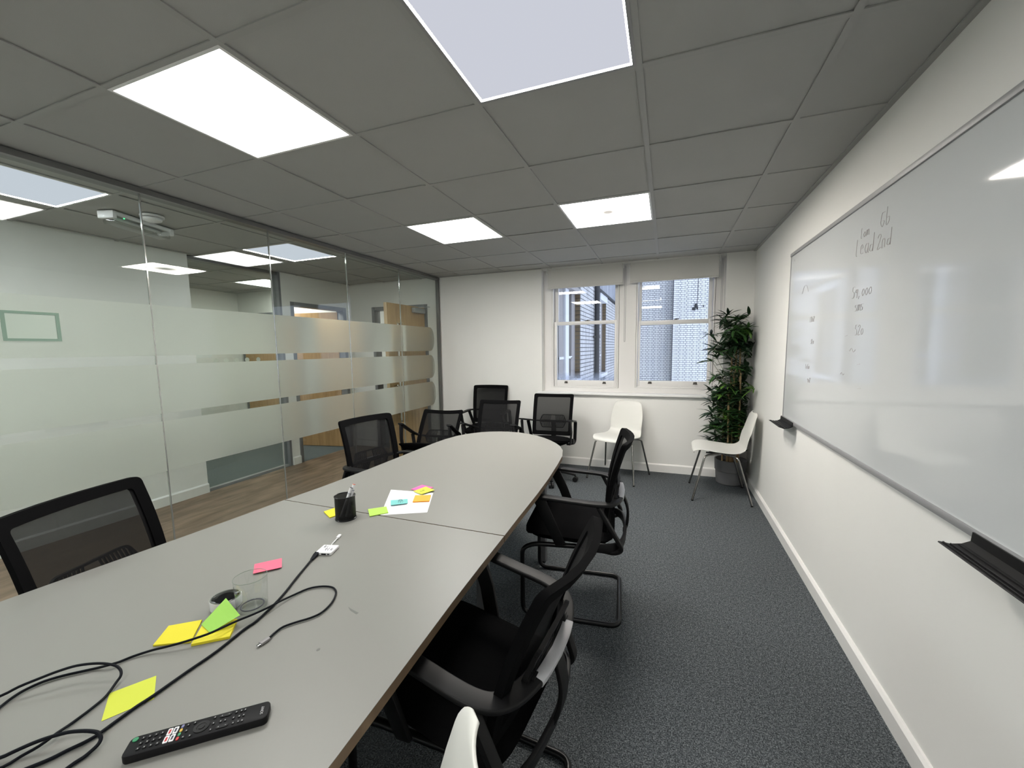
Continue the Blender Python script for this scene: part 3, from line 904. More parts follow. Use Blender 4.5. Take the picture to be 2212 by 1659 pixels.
for zz in (1.62, 3.2, 0.2):
    MB().tube([(XW + 0.075, 9.02, zz), (XW + 0.075, 9.02, zz + 0.06)], 0.064, 14).build('pipe_collar', M['lead'], sb)
    MB().box(XW, XW + 0.05, 8.86, 9.0, zz + 0.01, zz + 0.045).build('pipe_bracket', M['lead'], sb, smooth=False)
# near side window
MB().box(XR - 0.02, XW + 0.03, 5.12, 7.55, 0.80, 0.86).build('window_sill', M['ext_white'], sb, smooth=False)
MB().box(XR - 0.10, XR - 0.05, 5.15, 7.50, 0.86, 2.40).build('window_pane', M['dark_glass'], sb, smooth=False)
fr = MB()
for (ya, yb) in ((6.30, 6.58), (7.22, 7.51)):
    fr.box(XR - 0.05, XR + 0.02, ya, yb, 0.86, 2.40)
fr.box(XR - 0.04, XR + 0.03, 7.14, 7.22, 0.86, 1.25).box(XR - 0.05, XR + 0.02, 6.58, 7.22, 0.86, 0.93)
fr.build('window_frame', M['ext_grey'], sb, smooth=False)
MB().box(XR - 0.05, XR + 0.06, 6.60, 6.84, 0.80, 2.45).build('window_mullion', M['ext_white'], sb, smooth=False)
MB().box(XR - 0.05, XR + 0.03, 6.30, 7.22, 1.235, 1.275).build('meeting_rail', M['ext_white'], sb, smooth=False)
MB().box(XR - 0.05, XW + 0.02, 5.12, 7.53, 2.38, 2.46).build('window_head', M['ext_grey'], sb, smooth=False)
# far side window
MB().box(XR - 0.02, XW + 0.05, 9.90, 10.95, 0.70, 0.78).build('window_sill', M['ext_white'], sb, smooth=False)
MB().box(XR - 0.08, XR - 0.04, 9.98, 10.88, 0.78, 2.60).build('window_pane', M['dark_glass'], sb, smooth=False)
MB().box(XR - 0.05, XR + 0.02, 10.55, 10.885, 0.78, 2.56).build('window_frame', M['ext_grey'], sb, smooth=False)
MB().box(XR - 0.05, XR + 0.04, 10.2, 10.6, 1.20, 1.25).build('meeting_rail', M['ext_white'], sb, smooth=False)
MB().box(XW - 0.2, XW + 0.03, 9.85, 11.0, 2.54, 2.695).build('lintel', M['ext_white'], sb, smooth=False)

# ------------------------------------------------------------------ conference tables
TZ = 0.735
LE = [(1.090, -0.46), (1.0995, 0.30), (1.1046, 0.498), (1.125, 0.686), (1.1496, 0.911), (1.169, 1.104), (1.186, 1.338)]
RE = [(2.332, -0.46), (2.326, 0.20), (2.322, 0.467), (2.316, 0.593), (2.309, 0.731), (2.299, 0.923), (2.292, 1.119), (2.286, 1.328)]
LE2 = [(1.187, 1.343), (1.211, 1.55), (1.228, 1.879), (1.233, 2.137), (1.236, 2.34), (1.243, 2.574)]
TIP = [(1.254, 2.691), (1.282, 2.822), (1.330, 2.929), (1.409, 3.021), (1.47, 3.062), (1.546, 3.092), (1.626, 3.105), (1.706, 3.101), (1.80, 3.072), (1.888, 3.025), (1.97, 2.960), (2.035, 2.893), (2.095, 2.82), (2.143, 2.745), (2.190, 2.635), (2.222, 2.489)]
RE2 = [(2.241, 2.296), (2.262, 2.014), (2.273, 1.779), (2.280, 1.501), (2.286, 1.334)]
def table(name, poly, legs, lab):
    cx = sum(p[0] for p in poly) / len(poly); cy = sum(p[1] for p in poly) / len(poly)
    r = empty(name, (cx, cy, 0), label=lab, cat='table')
    P = [(p[0] - cx, p[1] - cy) for p in poly]
    MB().prism(P, TZ - 0.0012, TZ).build('laminate_top', M['table'], r, smooth=False)
    MB().prism(P, TZ - 0.026, TZ - 0.0012).build('wood_edge', M['ply'], r, smooth=False)
    fr = MB()
    lx = [l[0] - cx for l in legs]; ly = [l[1] - cy for l in legs]
    fr.box(min(lx), max(lx), min(ly) - 0.02, min(ly) + 0.02, TZ - 0.066, TZ - 0.026).box(min(lx), max(lx), max(ly) - 0.02, max(ly) + 0.02, TZ - 0.066, TZ - 0.026)
    fr.box(min(lx) + 0.1, min(lx) + 0.14, min(ly) + 0.02, max(ly) - 0.02, TZ - 0.066, TZ - 0.026).box(max(lx) - 0.14, max(lx) - 0.1, min(ly) + 0.02, max(ly) - 0.02, TZ - 0.066, TZ - 0.026)
    fr.build('under_frame', M['grey_metal'], r, smooth=False)
    for (a, b) in zip(lx, ly):
        l = MB().box(a - 0.025, a + 0.025, b - 0.025, b + 0.025, 0.012, TZ - 0.026)
        lo = l.build('leg', M['grey_metal'], r, bevel=0.004)
        MB().lathe([(0.018, 0.0), (0.018, 0.012)], 14, (a, b)).build('levelling_foot', M['black'], lo)
    return r
near = LE + list(reversed(RE))
far = LE2 + TIP + RE2
table('conference_table', near, [(1.40, -0.25), (2.05, -0.25), (1.52, 1.24), (1.95, 1.24)], 'grey laminate table half with straight ends, nearest the camera')
table('conference_table', far, [(1.48, 1.62), (2.06, 1.62), (1.48, 2.50), (2.085, 2.50)], 'grey laminate table half with rounded end towards the windows')
rs = [(2.0446, 0.8056), (2.0611, 0.801), (2.0894, 0.7948), (2.0877, 0.7882), (2.0618, 0.7951)]
tb = [o for o in COL.objects if o.name == 'conference_table'][0]
off = tb.location
MB().prism([(a - off.x, b - off.y) for a, b in rs], TZ + 0.00005, TZ + 0.0003).build('adhesive_residue', M['residue'], tb, smooth=False)
MB().prism([(2.094 - off.x + 0.004 * math.cos(k), 0.657 - off.y + 0.005 * math.sin(k)) for k in (0, 1, 2, 3, 4, 5)], TZ + 0.00005, TZ + 0.0003).build('adhesive_residue', M['residue'], tb, smooth=False)

# ------------------------------------------------------------------ black mesh office chairs
def office_chair(x, y, deg, tilt_deg, dz, base, lab):
    """local: +x forward, +y left"""
    r = empty('office_chair', (x, y, 0), math.radians(deg), label=lab, cat='office chair', group='black mesh-back office chairs')
    ti = math.radians(tilt_deg); c_, s_ = math.cos(ti), math.sin(ti)
    def T(px, py, pz):
        qz = pz - 0.43
        return (px * c_ - qz * s_, py, px * s_ + qz * c_ + 0.43 + dz)
    # seat cushion: domed pad
    nx, ny = 14, 12
    top = []; 
    def outline(u, v):
        # u,v in -1..1 -> rounded square
        px = 0.015 + 0.235 * u; py = 0.235 * v
        k = (abs(u) ** 6 + abs(v) ** 6) ** (1 / 6.0)
        m = max(abs(u), abs(v))
        f = (m / k) if k > 1e-6 else 1
        return 0.015 + 0.235 * u * f, 0.238 * v * f, m
    mb = MB(); vs = []
    for layer in (0, 1):
        for i in range(nx + 1):
            for j in range(ny + 1):
                u = -1 + 2 * i / nx; v = -1 + 2 * j / ny
                px, py, m = outline(u, v)
                edge = max(0.0, 1 - m) ** 0.45
                if layer: z = 0.452 + 0.038 * min(1, edge * 1.25) - 0.014 * max(0, u - 0.55) / 0.45
                else: z = 0.452 - 0.040 * min(1, edge * 2.2)
                vs.append((px, py, z))
    n1 = (nx + 1) * (ny + 1)
    fs = []
    idx = lambda l, i, j: l * n1 + i * (ny + 1) + j
    for i in range(nx):
        for j in range(ny):
            fs.append((idx(1, i, j), idx(1, i + 1, j), idx(1, i + 1, j + 1), idx(1, i, j + 1)))
            fs.append((idx(0, i, j), idx(0, i, j + 1), idx(0, i + 1, j + 1), idx(0, i + 1, j)))
    mb.add(vs, fs); mb.xform(T)
    mb.build('seat', M['black_cloth'], r)
    pan = MB().box(-0.17, 0.16, -0.17, 0.17, 0.398, 0.416).xform(T)
    pan.build('seat_pan', M['black'], r, bevel=0.006)
    # backrest surface
    def bx(yy, zz):
        t = (zz - 0.50) / 0.46
        base_x = -0.185 - 0.03 * t - 0.075 * t * t
        return base_x + 0.045 * (abs(yy) / 0.225) ** 2 * (0.35 + 0.65 * t)
    hw, zb, zt = 0.226, 0.490, 0.955
    def ring(inset_s, inset_t, inset_b, rad, n=5):
        w = hw - inset_s
        pts = []
        a = [(w, zt - inset_t), (-w, zt - inset_t), (-w * 0.97, zb + inset_b), (w * 0.97, zb + inset_b)]
        out = []
        P = fillet([(p[0], p[1], 0) for p in a], rad, n, closed=True)
        # densify long edges
        res = []
        for k in range(len(P)):
            A = P[k]; B = P[(k + 1) % len(P)]
            d = (B - A).length
            m = 6 if d > 0.15 else 1
            for q in range(m): res.append(A + (B - A) * (q / m))
        return [(p.x, p.y) for p in res]
    ro = ring(0, 0, 0, 0.022); ri = ring(0.036, 0.038, 0.045, 0.016)
    vs = []; n = len(ro)
    th = 0.011
    for ringp, dx in ((ro, th), (ri, th), (ri, -th), (ro, -th)):
        for (yy, zz) in ringp: vs.append((bx(yy, zz) + dx, yy, zz))
    fs = []
    for q in range(4):
        q2 = (q + 1) % 4
        for k in range(n):
            k2 = (k + 1) % n
            fs.append((q * n + k, q * n + k2, q2 * n + k2, q2 * n + k))
    MB().add(vs, fs).xform(T).build('back_frame', M['frame_cloth'], r, bevel=0.0)
    # mesh panel
    gy, gz = 10, 10
    vs = []; fs = []
    for i in range(gz + 1):
        for j in range(gy + 1):
            yy = -(hw - 0.030) + 2 * (hw - 0.030) * j / gy; zz = (zb + 0.040) + (zt - 0.036 - zb - 0.040) * i / gz
            vs.append((bx(yy, zz) + 0.004, yy, zz))
    for i in range(gz):
        for j in range(gy):
            a = i * (gy + 1) + j
            fs.append((a, a + 1, a + gy + 2, a + gy + 1))
    MB().add(vs, fs).xform(T).build('back_mesh', M['mesh'], r, fix=False)
    # slotted lumbar pad behind the mesh
    lb = MB()
    hexo = [(0.150, 0.645), (0.120, 0.715), (-0.120, 0.715), (-0.150, 0.645), (-0.120, 0.575), (0.120, 0.575)]
    off_ = lambda yy, zz: bx(yy, zz) - 0.020
    lb.sweep([(off_(a, b), a, b) for a, b in fillet([(p[0], p[1], 0) for p in hexo], 0.02, 3, True) for a, b in [(a, b)]] if False else
             [(off_(p.x, p.y), p.x, p.y) for p in fillet([(q[0], q[1], 0) for q in hexo], 0.015, 3, True)], rect(0.008, 0.012), up=(1, 0, 0), closed=True)
    for k in range(-9, 10):
        yy = k * 0.0135
        dxz = 0.010 if k > 0 else -0.010
        if abs(k) < 2: continue
        for (za, zb_) in ((0.578, 0.640), (0.650, 0.712)):
            sg_ = 1 if za < 0.6 else -1
            lb.sweep([(off_(yy, za), yy + dxz * (0 if sg_ > 0 else 1), za), (off_(yy, zb_), yy + dxz * (1 if sg_ > 0 else 0), zb_)], rect(0.0055, 0.006), up=(1, 0, 0))
    lb.box(off_(0, 0.645) - 0.004, off_(0, 0.645) + 0.004, -0.148, 0.148, 0.632, 0.658)
    lb.xform(T).build('lumbar_support', M['black'], r, smooth=False)
    # arm loop: one flat band from arm to arm around the back
    zl = 0.652
    path = [(0.185, 0.257, zl + 0.010), (0.02, 0.257, zl + 0.004), (-0.13, 0.254, zl), (-0.195, 0.215, zl - 0.004), (-0.228, 0.12, zl - 0.006), (-0.237, 0.0, zl - 0.006)]
    path = smooth_path(path, 5)
    full = path + [Vector((p.x, -p.y, p.z)) for p in reversed(path[:-1])]
    MB().sweep(full, rrect(0.052, 0.016, 0.005, 3), up=(0, 0, 1)).xform(T).build('arm_loop', M['black'], r)
    bd = [Vector((p.x - 0.0115, p.y, p.z)) for p in full if abs(p.y) < 0.125]
    MB().sweep(bd, rect(0.031, 0.0185), up=(0, 0, 1)).xform(T).build('back_badge', M['silver'], r, bevel=0.002, label='silver inlay strip')
    for s in (1, -1):
        MB().sweep([(0.165, s * 0.257, zl + 0.004), (0.10, s * 0.262, 0.53), (0.045, s * 0.244, 0.412)], rect(0.016, 0.058), up=(1, 0, 0.2), scale=[1, .95, .9]).xform(T).build('arm_strut', M['black'], r, bevel=0.003)
        MB().sweep(fillet([(-0.135, s * 0.266, zl - 0.01), (-0.262, s * 0.246, 0.432), (-0.225, s * 0.235, 0.405), (-0.08, s * 0.200, 0.402)], 0.035, 4), rrect(0.020, 0.036, 0.006, 2), up=(0, 1, 0.01)).xform(T).build('rear_strut', M['black'], r)
    sp = smooth_path([(-0.10, 0.250, 0.425), (-0.215, 0.238, 0.430), (-0.262, 0.16, 0.438), (-0.278, 0.0, 0.444)], 5)
    sp = sp + [Vector((p.x, -p.y, p.z)) for p in reversed(sp[:-1])]
    MB().sweep(sp, rrect(0.014, 0.050, 0.005, 2), up=(0, 0, 1)).xform(T).build('rear_shell', M['black'], r)
    MB().sweep(smooth_path([(-0.250, 0, 0.640), (-0.282, 0, 0.56), (-0.285, 0, 0.48), (-0.270, 0, 0.425)], 4), rrect(0.055, 0.014, 0.005, 2), up=(1, 0, 0.0)).xform(T).build('back_spine', M['black'], r)
    for s in (1, -1):
        MB().sweep([(-0.235, s * 0.12, 0.650), (bx(0.12, 0.645) - 0.012, s * 0.12, 0.645)], rect(0.03, 0.016), up=(0, 0, 1)).xform(T).build('back_bracket', M['black'], r, smooth=False)
    if base == 'sled':
        h = [(-0.13, 0.19, 0.392 + dz * 0.5), (0.19, 0.215, 0.392 + dz * 0.5), (0.250, 0.235, 0.372), (0.250, 0.240, 0.0125), (-0.250, 0.240, 0.0125)]
        pts = h + [(p[0], -p[1], p[2]) for p in reversed(h)]
        MB().tube(fillet(pts, 0.055, 6), 0.0125, 10).build('sled_base', M['black_steel'], r)
    else:
        MB().tube([(-0.01, 0, 0.10), (-0.01, 0, 0.26)], 0.026, 16).build('column_sleeve', M['black'], r)
        MB().tube([(-0.01, 0, 0.255), (-0.01, 0, 0.405 + dz)], 0.014, 12).build('gas_lift', M['chrome'], r)
        for k in range(5):
            a = 2 * PI * k / 5 + 0.3
            d = Vector((math.cos(a), math.sin(a), 0))
            o = Vector((-0.01, 0, 0))
            MB().sweep([o + d * 0.02 + Vector((0, 0, 0.115)), o + d * 0.16 + Vector((0, 0, 0.098)), o + d * 0.295 + Vector((0, 0, 0.072))], rrect(0.046, 0.030, 0.008, 2), scale=[1, .85, .65]).build('base_arm', M['black'], r)
            q = Vector((-d.y, d.x, 0))
            w = MB()
            p = o + d * 0.290
            w.tube([p + q * 0.024 + Vector((0, 0, 0.027)), p + q * 0.006 + Vector((0, 0, 0.027))], 0.027, 14)
            w.tube([p - q * 0.006 + Vector((0, 0, 0.027)), p - q * 0.024 + Vector((0, 0, 0.027))], 0.027, 14)
            w.tube([p + Vector((0, 0, 0.02)), p + Vector((0, 0, 0.068))], 0.007, 8)
            w.build('caster', M['black'], r)
    return r
CH = [
    (1.195, 0.830, 17, 5, 0.0, 'sled', 'black mesh office chair on the glass side, nearest the camera at left'),
    (1.065, 2.300, -10, 1, -0.006, 'sled', 'black mesh office chair on the glass side, further along the table'),
    (0.600, 3.473, -82, 26.5, -0.032, 'star', 'low reclined black mesh chair nearest the glass wall, beside the oak door'),
    (0.770, 4.520, -84, -1, 0.0, 'star', 'upright black mesh chair against the back wall, behind another chair'),
    (1.195, 3.700, -84, 14.5, -0.009, 'star', 'black mesh chair between the table tip and the upright chair behind it'),
    (1.659, 4.171, -86.5, 9.5, -0.006, 'star', 'black mesh chair below the left window with visible lumbar pad'),
    (2.362, 2.205, 186, 2, 0.0, 'sled', 'black mesh office chair on the whiteboard side, further from the camera'),
    (2.287, 1.030, 175, 10, 0.0, 'sled', 'black mesh office chair on the whiteboard side, nearest the camera'),
]
for c in CH: office_chair(*c)

# ------------------------------------------------------------------ white shell chairs
def shell_chair(x, y, deg, lab):
    r = empty('shell_chair', (x, y, 0), math.radians(deg), label=lab, cat='chair', group='white shell chairs')
    prof = [(0.245, 0.425, 0.155), (0.240, 0.440, 0.185), (0.215, 0.452, 0.205), (0.15, 0.456, 0.222), (0.06, 0.447, 0.228), (-0.03, 0.438, 0.222), (-0.10, 0.437, 0.205), (-0.150, 0.447, 0.190),
            (-0.185, 0.478, 0.180), (-0.200, 0.53, 0.182), (-0.210, 0.60, 0.183), (-0.222, 0.67, 0.176), (-0.236, 0.735, 0.162), (-0.247, 0.775, 0.147), (-0.253, 0.798, 0.122), (-0.256, 0.808, 0.085)]
    P = smooth_path([(a, b, c) for a, b, c in prof], 3)
    nv = 14
    vs = []; fs = []
    for i, p in enumerate(P):
        a = P[max(0, i - 1)]; b = P[min(len(P) - 1, i + 1)]
        t = Vector((b.x - a.x, 0, b.z - a.z)).normalized()
        nrm = Vector((t.z, 0, -t.x))            # towards the sitter
        s = i / (len(P) - 1)
        for j in range(nv + 1):
            v = -1 + 2 * j / nv
            dish = 0.020 * (v * v) ** 1.3 * (1.0 if s > 0.45 else 0.9)
            if s < 0.16: dish -= 0.030 * (v * v) * (1 - s / 0.16)
            vs.append((p.x + nrm.x * dish, p.z * v, 0) if False else (p.x + (nrm.x * dish), v * P[i].z * 0 + v * W_(prof, i, len(P)), P[i].y + nrm.z * dish))
    for i in range(len(P) - 1):
        for j in range(nv):
            a = i * (nv + 1) + j
            fs.append((a, a + nv + 1, a + nv + 2, a + 1))
    o = MB().add(vs, fs).build('seat_shell', M['shell'], r)
    md = o.modifiers.new('thickness', 'SOLIDIFY'); md.thickness = 0.007; md.offset = 0
    md = o.modifiers.new('bevel', 'BEVEL'); md.width = 0.002; md.segments = 2; md.limit_method = 'ANGLE'
    for sx, fx in ((0.12, 0.245), (-0.10, -0.238)):
        for s in (1, -1):
            l = MB().tube(fillet([(sx * 0.2, s * 0.10, 0.418), (sx, s * 0.175, 0.418), (sx * 1.25, s * 0.205, 0.405), (fx, s * 0.262, 0.008)], 0.035, 6), 0.0095, 10)
            lo = l.build('leg', M['chrome_dark'], r)
            MB().tube([(fx + (0.0), s * 0.262, 0.0), (fx * 0.998, s * 0.2615, 0.012)], 0.0105, 10).build('foot_cap', M['black'], lo)
    cb = MB()
    for s in (1, -1):
        cb.tube([(0.13, s * 0.10, 0.424), (-0.12, s * 0.10, 0.420)], 0.008, 8)
    cb.box(-0.06, 0.10, -0.11, 0.11, 0.421, 0.430)
    cb.build('under_frame', M['chrome_dark'], r, smooth=True)
    return r
def W_(prof, i, n):
    t = i / (n - 1) * (len(prof) - 1)
    k = min(int(t), len(prof) - 2)
    f = t - k
    return prof[k][2] * (1 - f) + prof[k + 1][2] * f
_sp = smooth_path
shell_chair(2.360, 4.530, -106, 'white plastic shell chair below the right window with its back to the wall')
shell_chair(3.325, 4.258, 180, 'white plastic shell chair in the corner in front of the potted bamboo')
shell_chair(2.389, 0.312, 218, 'white shell chair cut by the bottom photo edge, only its back top showing')

# ------------------------------------------------------------------ whiteboard on the right wall
BX = WX - 0.002
b0, b1, z0, z1 = 1.05, 3.455, 0.885, 2.050
wbd = empty('whiteboard', (BX, (b0 + b1) / 2, z0), label='large glossy whiteboard with grey frame on the right wall', cat='whiteboard')
yc = (b0 + b1) / 2; hwid = (b1 - b0) / 2; hh = z1 - z0
MB().box(-0.014, -0.002, -hwid + 0.008, hwid - 0.008, 0.008, hh - 0.008).build('writing_surface', M['board'], wbd, smooth=False)
for bx_ in ((-0.022, 0, -hwid, hwid, hh - 0.022, hh), (-0.022, 0, -hwid, hwid, 0, 0.022), (-0.018, 0, -hwid, -hwid + 0.010, 0.022, hh - 0.022), (-0.018, 0, hwid - 0.010, hwid, 0.022, hh - 0.022)):
    MB().box(*bx_).build('frame_rail', M['alu'], wbd, bevel=0.002)
def tray(ya, yb):
    prof = [(0.0, 0.0), (0.0, 0.030), (-0.004, 0.030), (-0.006, 0.004), (-0.024, -0.006), (-0.048, -0.010), (-0.078, -0.002), (-0.080, -0.005), (-0.050, -0.015), (-0.024, -0.011)]
    mb = MB(); vs = []
    n = len(prof)
    for yy in (ya, yb):
        for k, (px, pz) in enumerate(prof):
            ins = 0.018 if px < -0.06 else 0
            vs.append((px - 0.022, yy + (ins if yy == ya else -ins) * 0.6, pz - 0.012))
    mb.add(vs, [(i, (i + 1) % n, n + (i + 1) % n, n + i) for i in range(n)] + [tuple(range(n)), tuple(reversed(range(n, 2 * n)))])
    o = mb.build('pen_tray', M['black'], wbd, smooth=False)
    rb = MB()
    for px in (-0.034, -0.052, -0.068):
        zz = -0.0075 - 0.012 if px > -0.06 else -0.0045 - 0.012
        rb.box(px - 0.022 - 0.0015, px - 0.022 + 0.0015, ya + 0.01, yb - 0.01, zz - 0.001, zz + 0.003)
    rb.build('tray_rib', M['black'], o, smooth=False)
tray(3.16 - yc, 3.46 - yc)
tray(1.10 - yc, 1.44 - yc)
GL = {  # pen strokes in a unit box
    'l': [[(.2, 1), (.15, .1), (.3, 0)]], 'e': [[(.1, .35), (.45, .4), (.35, .6), (.15, .45), (.15, .1), (.5, .08)]],
    'a': [[(.5, .5), (.25, .55), (.1, .25), (.3, .02), (.5, .3), (.5, .55), (.55, 0)]], 'd': [[(.45, .35), (.2, .4), (.1, .1), (.4, .05), (.5, .4), (.55, 1), (.5, 0)]],
    'c': [[(.5, .5), (.2, .5), (.1, .2), (.25, .02), (.55, .1)]], 'o': [[(.3, .5), (.1, .3), (.25, .02), (.5, .2), (.4, .48), (.3, .5)]],
    'm': [[(.05, 0), (.1, .5), (.3, .5), (.3, .05), (.4, .5), (.6, .5), (.62, 0)]], 's': [[(.5, .55), (.2, .55), (.2, .35), (.45, .25), (.4, .05), (.1, .02)]],
    '2': [[(.1, .75), (.3, .95), (.5, .75), (.1, .05), (.55, .1)]], '5': [[(.5, .95), (.2, .95), (.15, .6), (.45, .5), (.45, .1), (.1, .05)]],
    '0': [[(.3, .6), (.1, .35), (.25, .05), (.5, .25), (.45, .55), (.3, .6)]], '9': [[(.5, .6), (.25, .7), (.2, .45), (.5, .5), (.5, .7), (.45, 0)]],
    '4': [[(.2, .8), (.12, .4), (.55, .4)], [(.45, .7), (.4, 0)]], '1': [[(.25, .9), (.2, 0)]], ',': [[(.2, .1), (.12, -.12)]], 'G': [[(.5, .8), (.2, .8), (.08, .3), (.3, .02), (.5, .3), (.3, .35)]],
    'b': [[(.15, 1), (.12, .05), (.4, .1), (.45, .4), (.15, .4)]], 'L': [[(.45, .9), (.25, .95), (.2, .2), (.05, .02), (.5, .05)], [(.05, .45), (.4, .5)]], '3': [[(.1, .9), (.45, .85), (.25, .55), (.5, .3), (.1, .05)]],
    '-': [[(.05, .3), (.6, .36)]], 'y': [[(.1, .5), (.25, .1), (.5, .5), (.3, -.4), (.1, -.3)]], 'i': [[(.2, .5), (.22, 0)], [(.25, .75), (.27, .8)]], 't': [[(.3, .9), (.25, .1), (.45, 0)], [(.05, .55), (.5, .6)]],
    'k': [[(.15, 1), (.12, 0)], [(.5, .6), (.15, .3), (.5, 0)]], 'n': [[(.1, 0), (.12, .5), (.4, .5), (.45, 0)]], 'r': [[(.1, 0), (.15, .5), (.4, .5)]], 'h': [[(.15, 1), (.1, 0), (.2, .45), (.45, .4), (.45, 0)]], 'u': [[(.1, .5), (.15, .05), (.45, .1), (.5, .5), (.52, 0)]], 'g': [[(.5, .5), (.2, .5), (.15, .15), (.45, .15), (.5, .5), (.4, -.35), (.1, -.3)]],
    ' ': [], '~': [[(0, .2), (.3, .4), (.6, .15), (.9, .3)]], '(': [[(0, 0), (.3, .35), (.7, .35), (1, 0)]],
}
def handwriting(words, m, parent, fn, rad, name='handwriting'):
    mb = MB()
    for (txt, u, v, size, slope) in words:
        cu = u
        for ch in txt:
            for st in GL.get(ch, []):
                pts = [fn(cu + a * size, v + b * size + slope * (cu + a * size - u)) for a, b in st]
                if len(pts) > 1: mb.tube(smooth_path(pts, 3), rad, 4)
            cu += size * 0.62
    return mb.build(name, m, parent, smooth=False, fix=False)
# u runs away from the window end (-y), v is height
fnb = lambda u, v: (-0.0146, (b1 - yc) - u, v - z0)
handwriting([('lead', 1.075, 1.815, 0.075, -0.05), ('2nd', 1.285, 1.80, 0.065, 0.0), ('Gb', 1.30, 1.885, 0.070, 0.0), ('lom', 1.12, 1.885, 0.045, 0),
             ('59,000', 1.07, 1.625, 0.055, 0.0), ('sms', 1.11, 1.565, 0.05, 0), ('520', 1.13, 1.455, 0.05, 0), ('-', 1.02, 1.44, 0.05, 0), ('i', 0.08, 1.985, 0.02, 0),
             ('~', 1.09, 1.37, 0.07, 0), ('-', 1.18, 1.31, 0.05, 0), ('(', 0.30, 1.74, 0.12, 0), ('1202', 0.48, 1.55, 0.035, 0), ('310', 0.52, 1.42, 0.032, 0), ('1050', 0.45, 1.27, 0.032, 0), ('~', 1.0, 1.26, 0.05, 0), ('902', 0.50, 1.19, 0.032, 0), ('-', 1.20, 1.20, 0.06, 0)],
            M['ink'], wbd, fnb, 0.0009)

# ------------------------------------------------------------------ potted bamboo
PX, PY = 3.470, 4.660
pl = empty('potted_bamboo', (PX, PY, 0), label='tall artificial bamboo plant in a grey pot in the far right corner', cat='plant')
MB().lathe([(0.118, 0.0), (0.130, 0.01), (0.138, 0.135), (0.145, 0.142), (0.150, 0.255), (0.140, 0.255), (0.132, 0.215)], 32, cap=False).build('pot', M['pot'], pl)
MB().lathe([(0.130, 0.02), (0.130, 0.03)], 24).build('pot_floor', M['pot'], pl)
MB().lathe([(0.133, 0.205), (0.131, 0.212)], 28).build('soil', M['soil'], pl)
leafmb = MB()
prof = [(0.0, 0.0), (0.05, 0.007), (0.2, 0.0150), (0.45, 0.0155), (0.7, 0.011), (0.9, 0.005), (1.0, 0.0005)]
vs = []; fs = []
for i, (t, w) in enumerate(prof):
    droop = -0.28 * t * t * 0.16
    vs += [(t * 0.16, -w, droop + 0.15 * w), (t * 0.16, 0, droop - 0.003 * (1 - t)), (t * 0.16, w, droop + 0.15 * w)]
for i in range(len(prof) - 1):
    a = i * 3
    fs += [(a, a + 3, a + 4, a + 1), (a + 1, a + 4, a + 5, a + 2)]
LV, LF = vs, fs
leaf_me = [mesh_of(MB().add(LV, LF), 'leaf', M[k]) for k in ('leaf_dark', 'leaf_mid', 'leaf_light')]
for me in leaf_me: me.shade_smooth()
rnd = random.Random(11)
sprays = []
canes = []
for k in range(9):
    a = 2 * PI * k / 9 + rnd.uniform(-0.2, 0.2); rr = rnd.uniform(0.02, 0.085)
    hgt = rnd.choice([0.95, 1.15, 1.3, 1.42])
    if k < 3: hgt = (1.50, 1.46, 1.40)[k]
    bx0, by0 = rr * math.cos(a), rr * math.sin(a)
    lean = (rnd.uniform(-0.04, 0.03), rnd.uniform(-0.05, 0.02))
    pts = [(bx0 + lean[0] * t, by0 + lean[1] * t, 0.10 + (hgt - 0.10) * t) for t in (0, .25, .5, .75, 1)]
    cn = MB(); cn.tube(pts, 0.0085, 8)
    for q in range(1, int(hgt / 0.16)):
        zz = 0.12 + q * 0.16
        t = (zz - 0.10) / (hgt - 0.10)
        if t > 0.97: break
        cn.tube([(bx0 + lean[0] * t, by0 + lean[1] * t, zz), (bx0 + lean[0] * t, by0 + lean[1] * t, zz + 0.006)], 0.0105, 8)
    cn.build('cane', M['cane'], pl)
    canes.append((bx0, by0, lean, hgt))
    nsp = 17
    for q in range(nsp):
        t = 0.26 + 0.74 * (q + rnd.random() * 0.9) / nsp
        t = min(t, 1.0)
        sprays.append((bx0 + lean[0] * t, by0 + lean[1] * t, 0.10 + (hgt - 0.10) * t))
    if k < 6:
        for q in range(9):
            zt_ = rnd.uniform(1.30, 1.66)
            sprays.append((bx0 + lean[0] + rnd.uniform(-0.05, 0.09), by0 + lean[1] + rnd.uniform(-0.06, 0.03), zt_))
tw = MB(); leaves = []
def put_spray(base, tip, nl, light):
    d = (tip - base)
    tw.tube([base, (base + tip) / 2 + Vector((0, 0, 0.012)), tip], 0.0018, 5)
    az = math.atan2(d.y, d.x)
    for l in range(nl):
        aa = az + (l / max(1, nl - 1) - 0.5) * 4.2 + rnd.uniform(-0.3, 0.3)
        el = rnd.uniform(-0.35, 0.85)
        ln = rnd.uniform(0.55, 1.0)
        leaves.append((tip + Vector((rnd.uniform(-.010, .010), rnd.uniform(-.010, .010), rnd.uniform(-.012, .012))), el, aa, ln, light))
def ok_dir(b, d):
    p = b + d
    return p.x < WX - PX - 0.025 and p.y < YB - PY - 0.07 and (p.z > 0.9 or p.y > -0.10)
for (sx, sy, sz) in sprays:
    for _ in range(8):
        a = rnd.uniform(0, 2 * PI)
        rad = rnd.uniform(0.03, 0.19)
        d = Vector((rad * math.cos(a), rad * math.sin(a), rnd.uniform(0.0, 0.08)))
        if ok_dir(Vector((sx, sy, sz)), d): break
    u = rnd.random()
    put_spray(Vector((sx, sy, sz)), Vector((sx, sy, sz)) + d, rnd.randint(6, 9), 0 if u < 0.42 else (1 if u < 0.78 else 2))
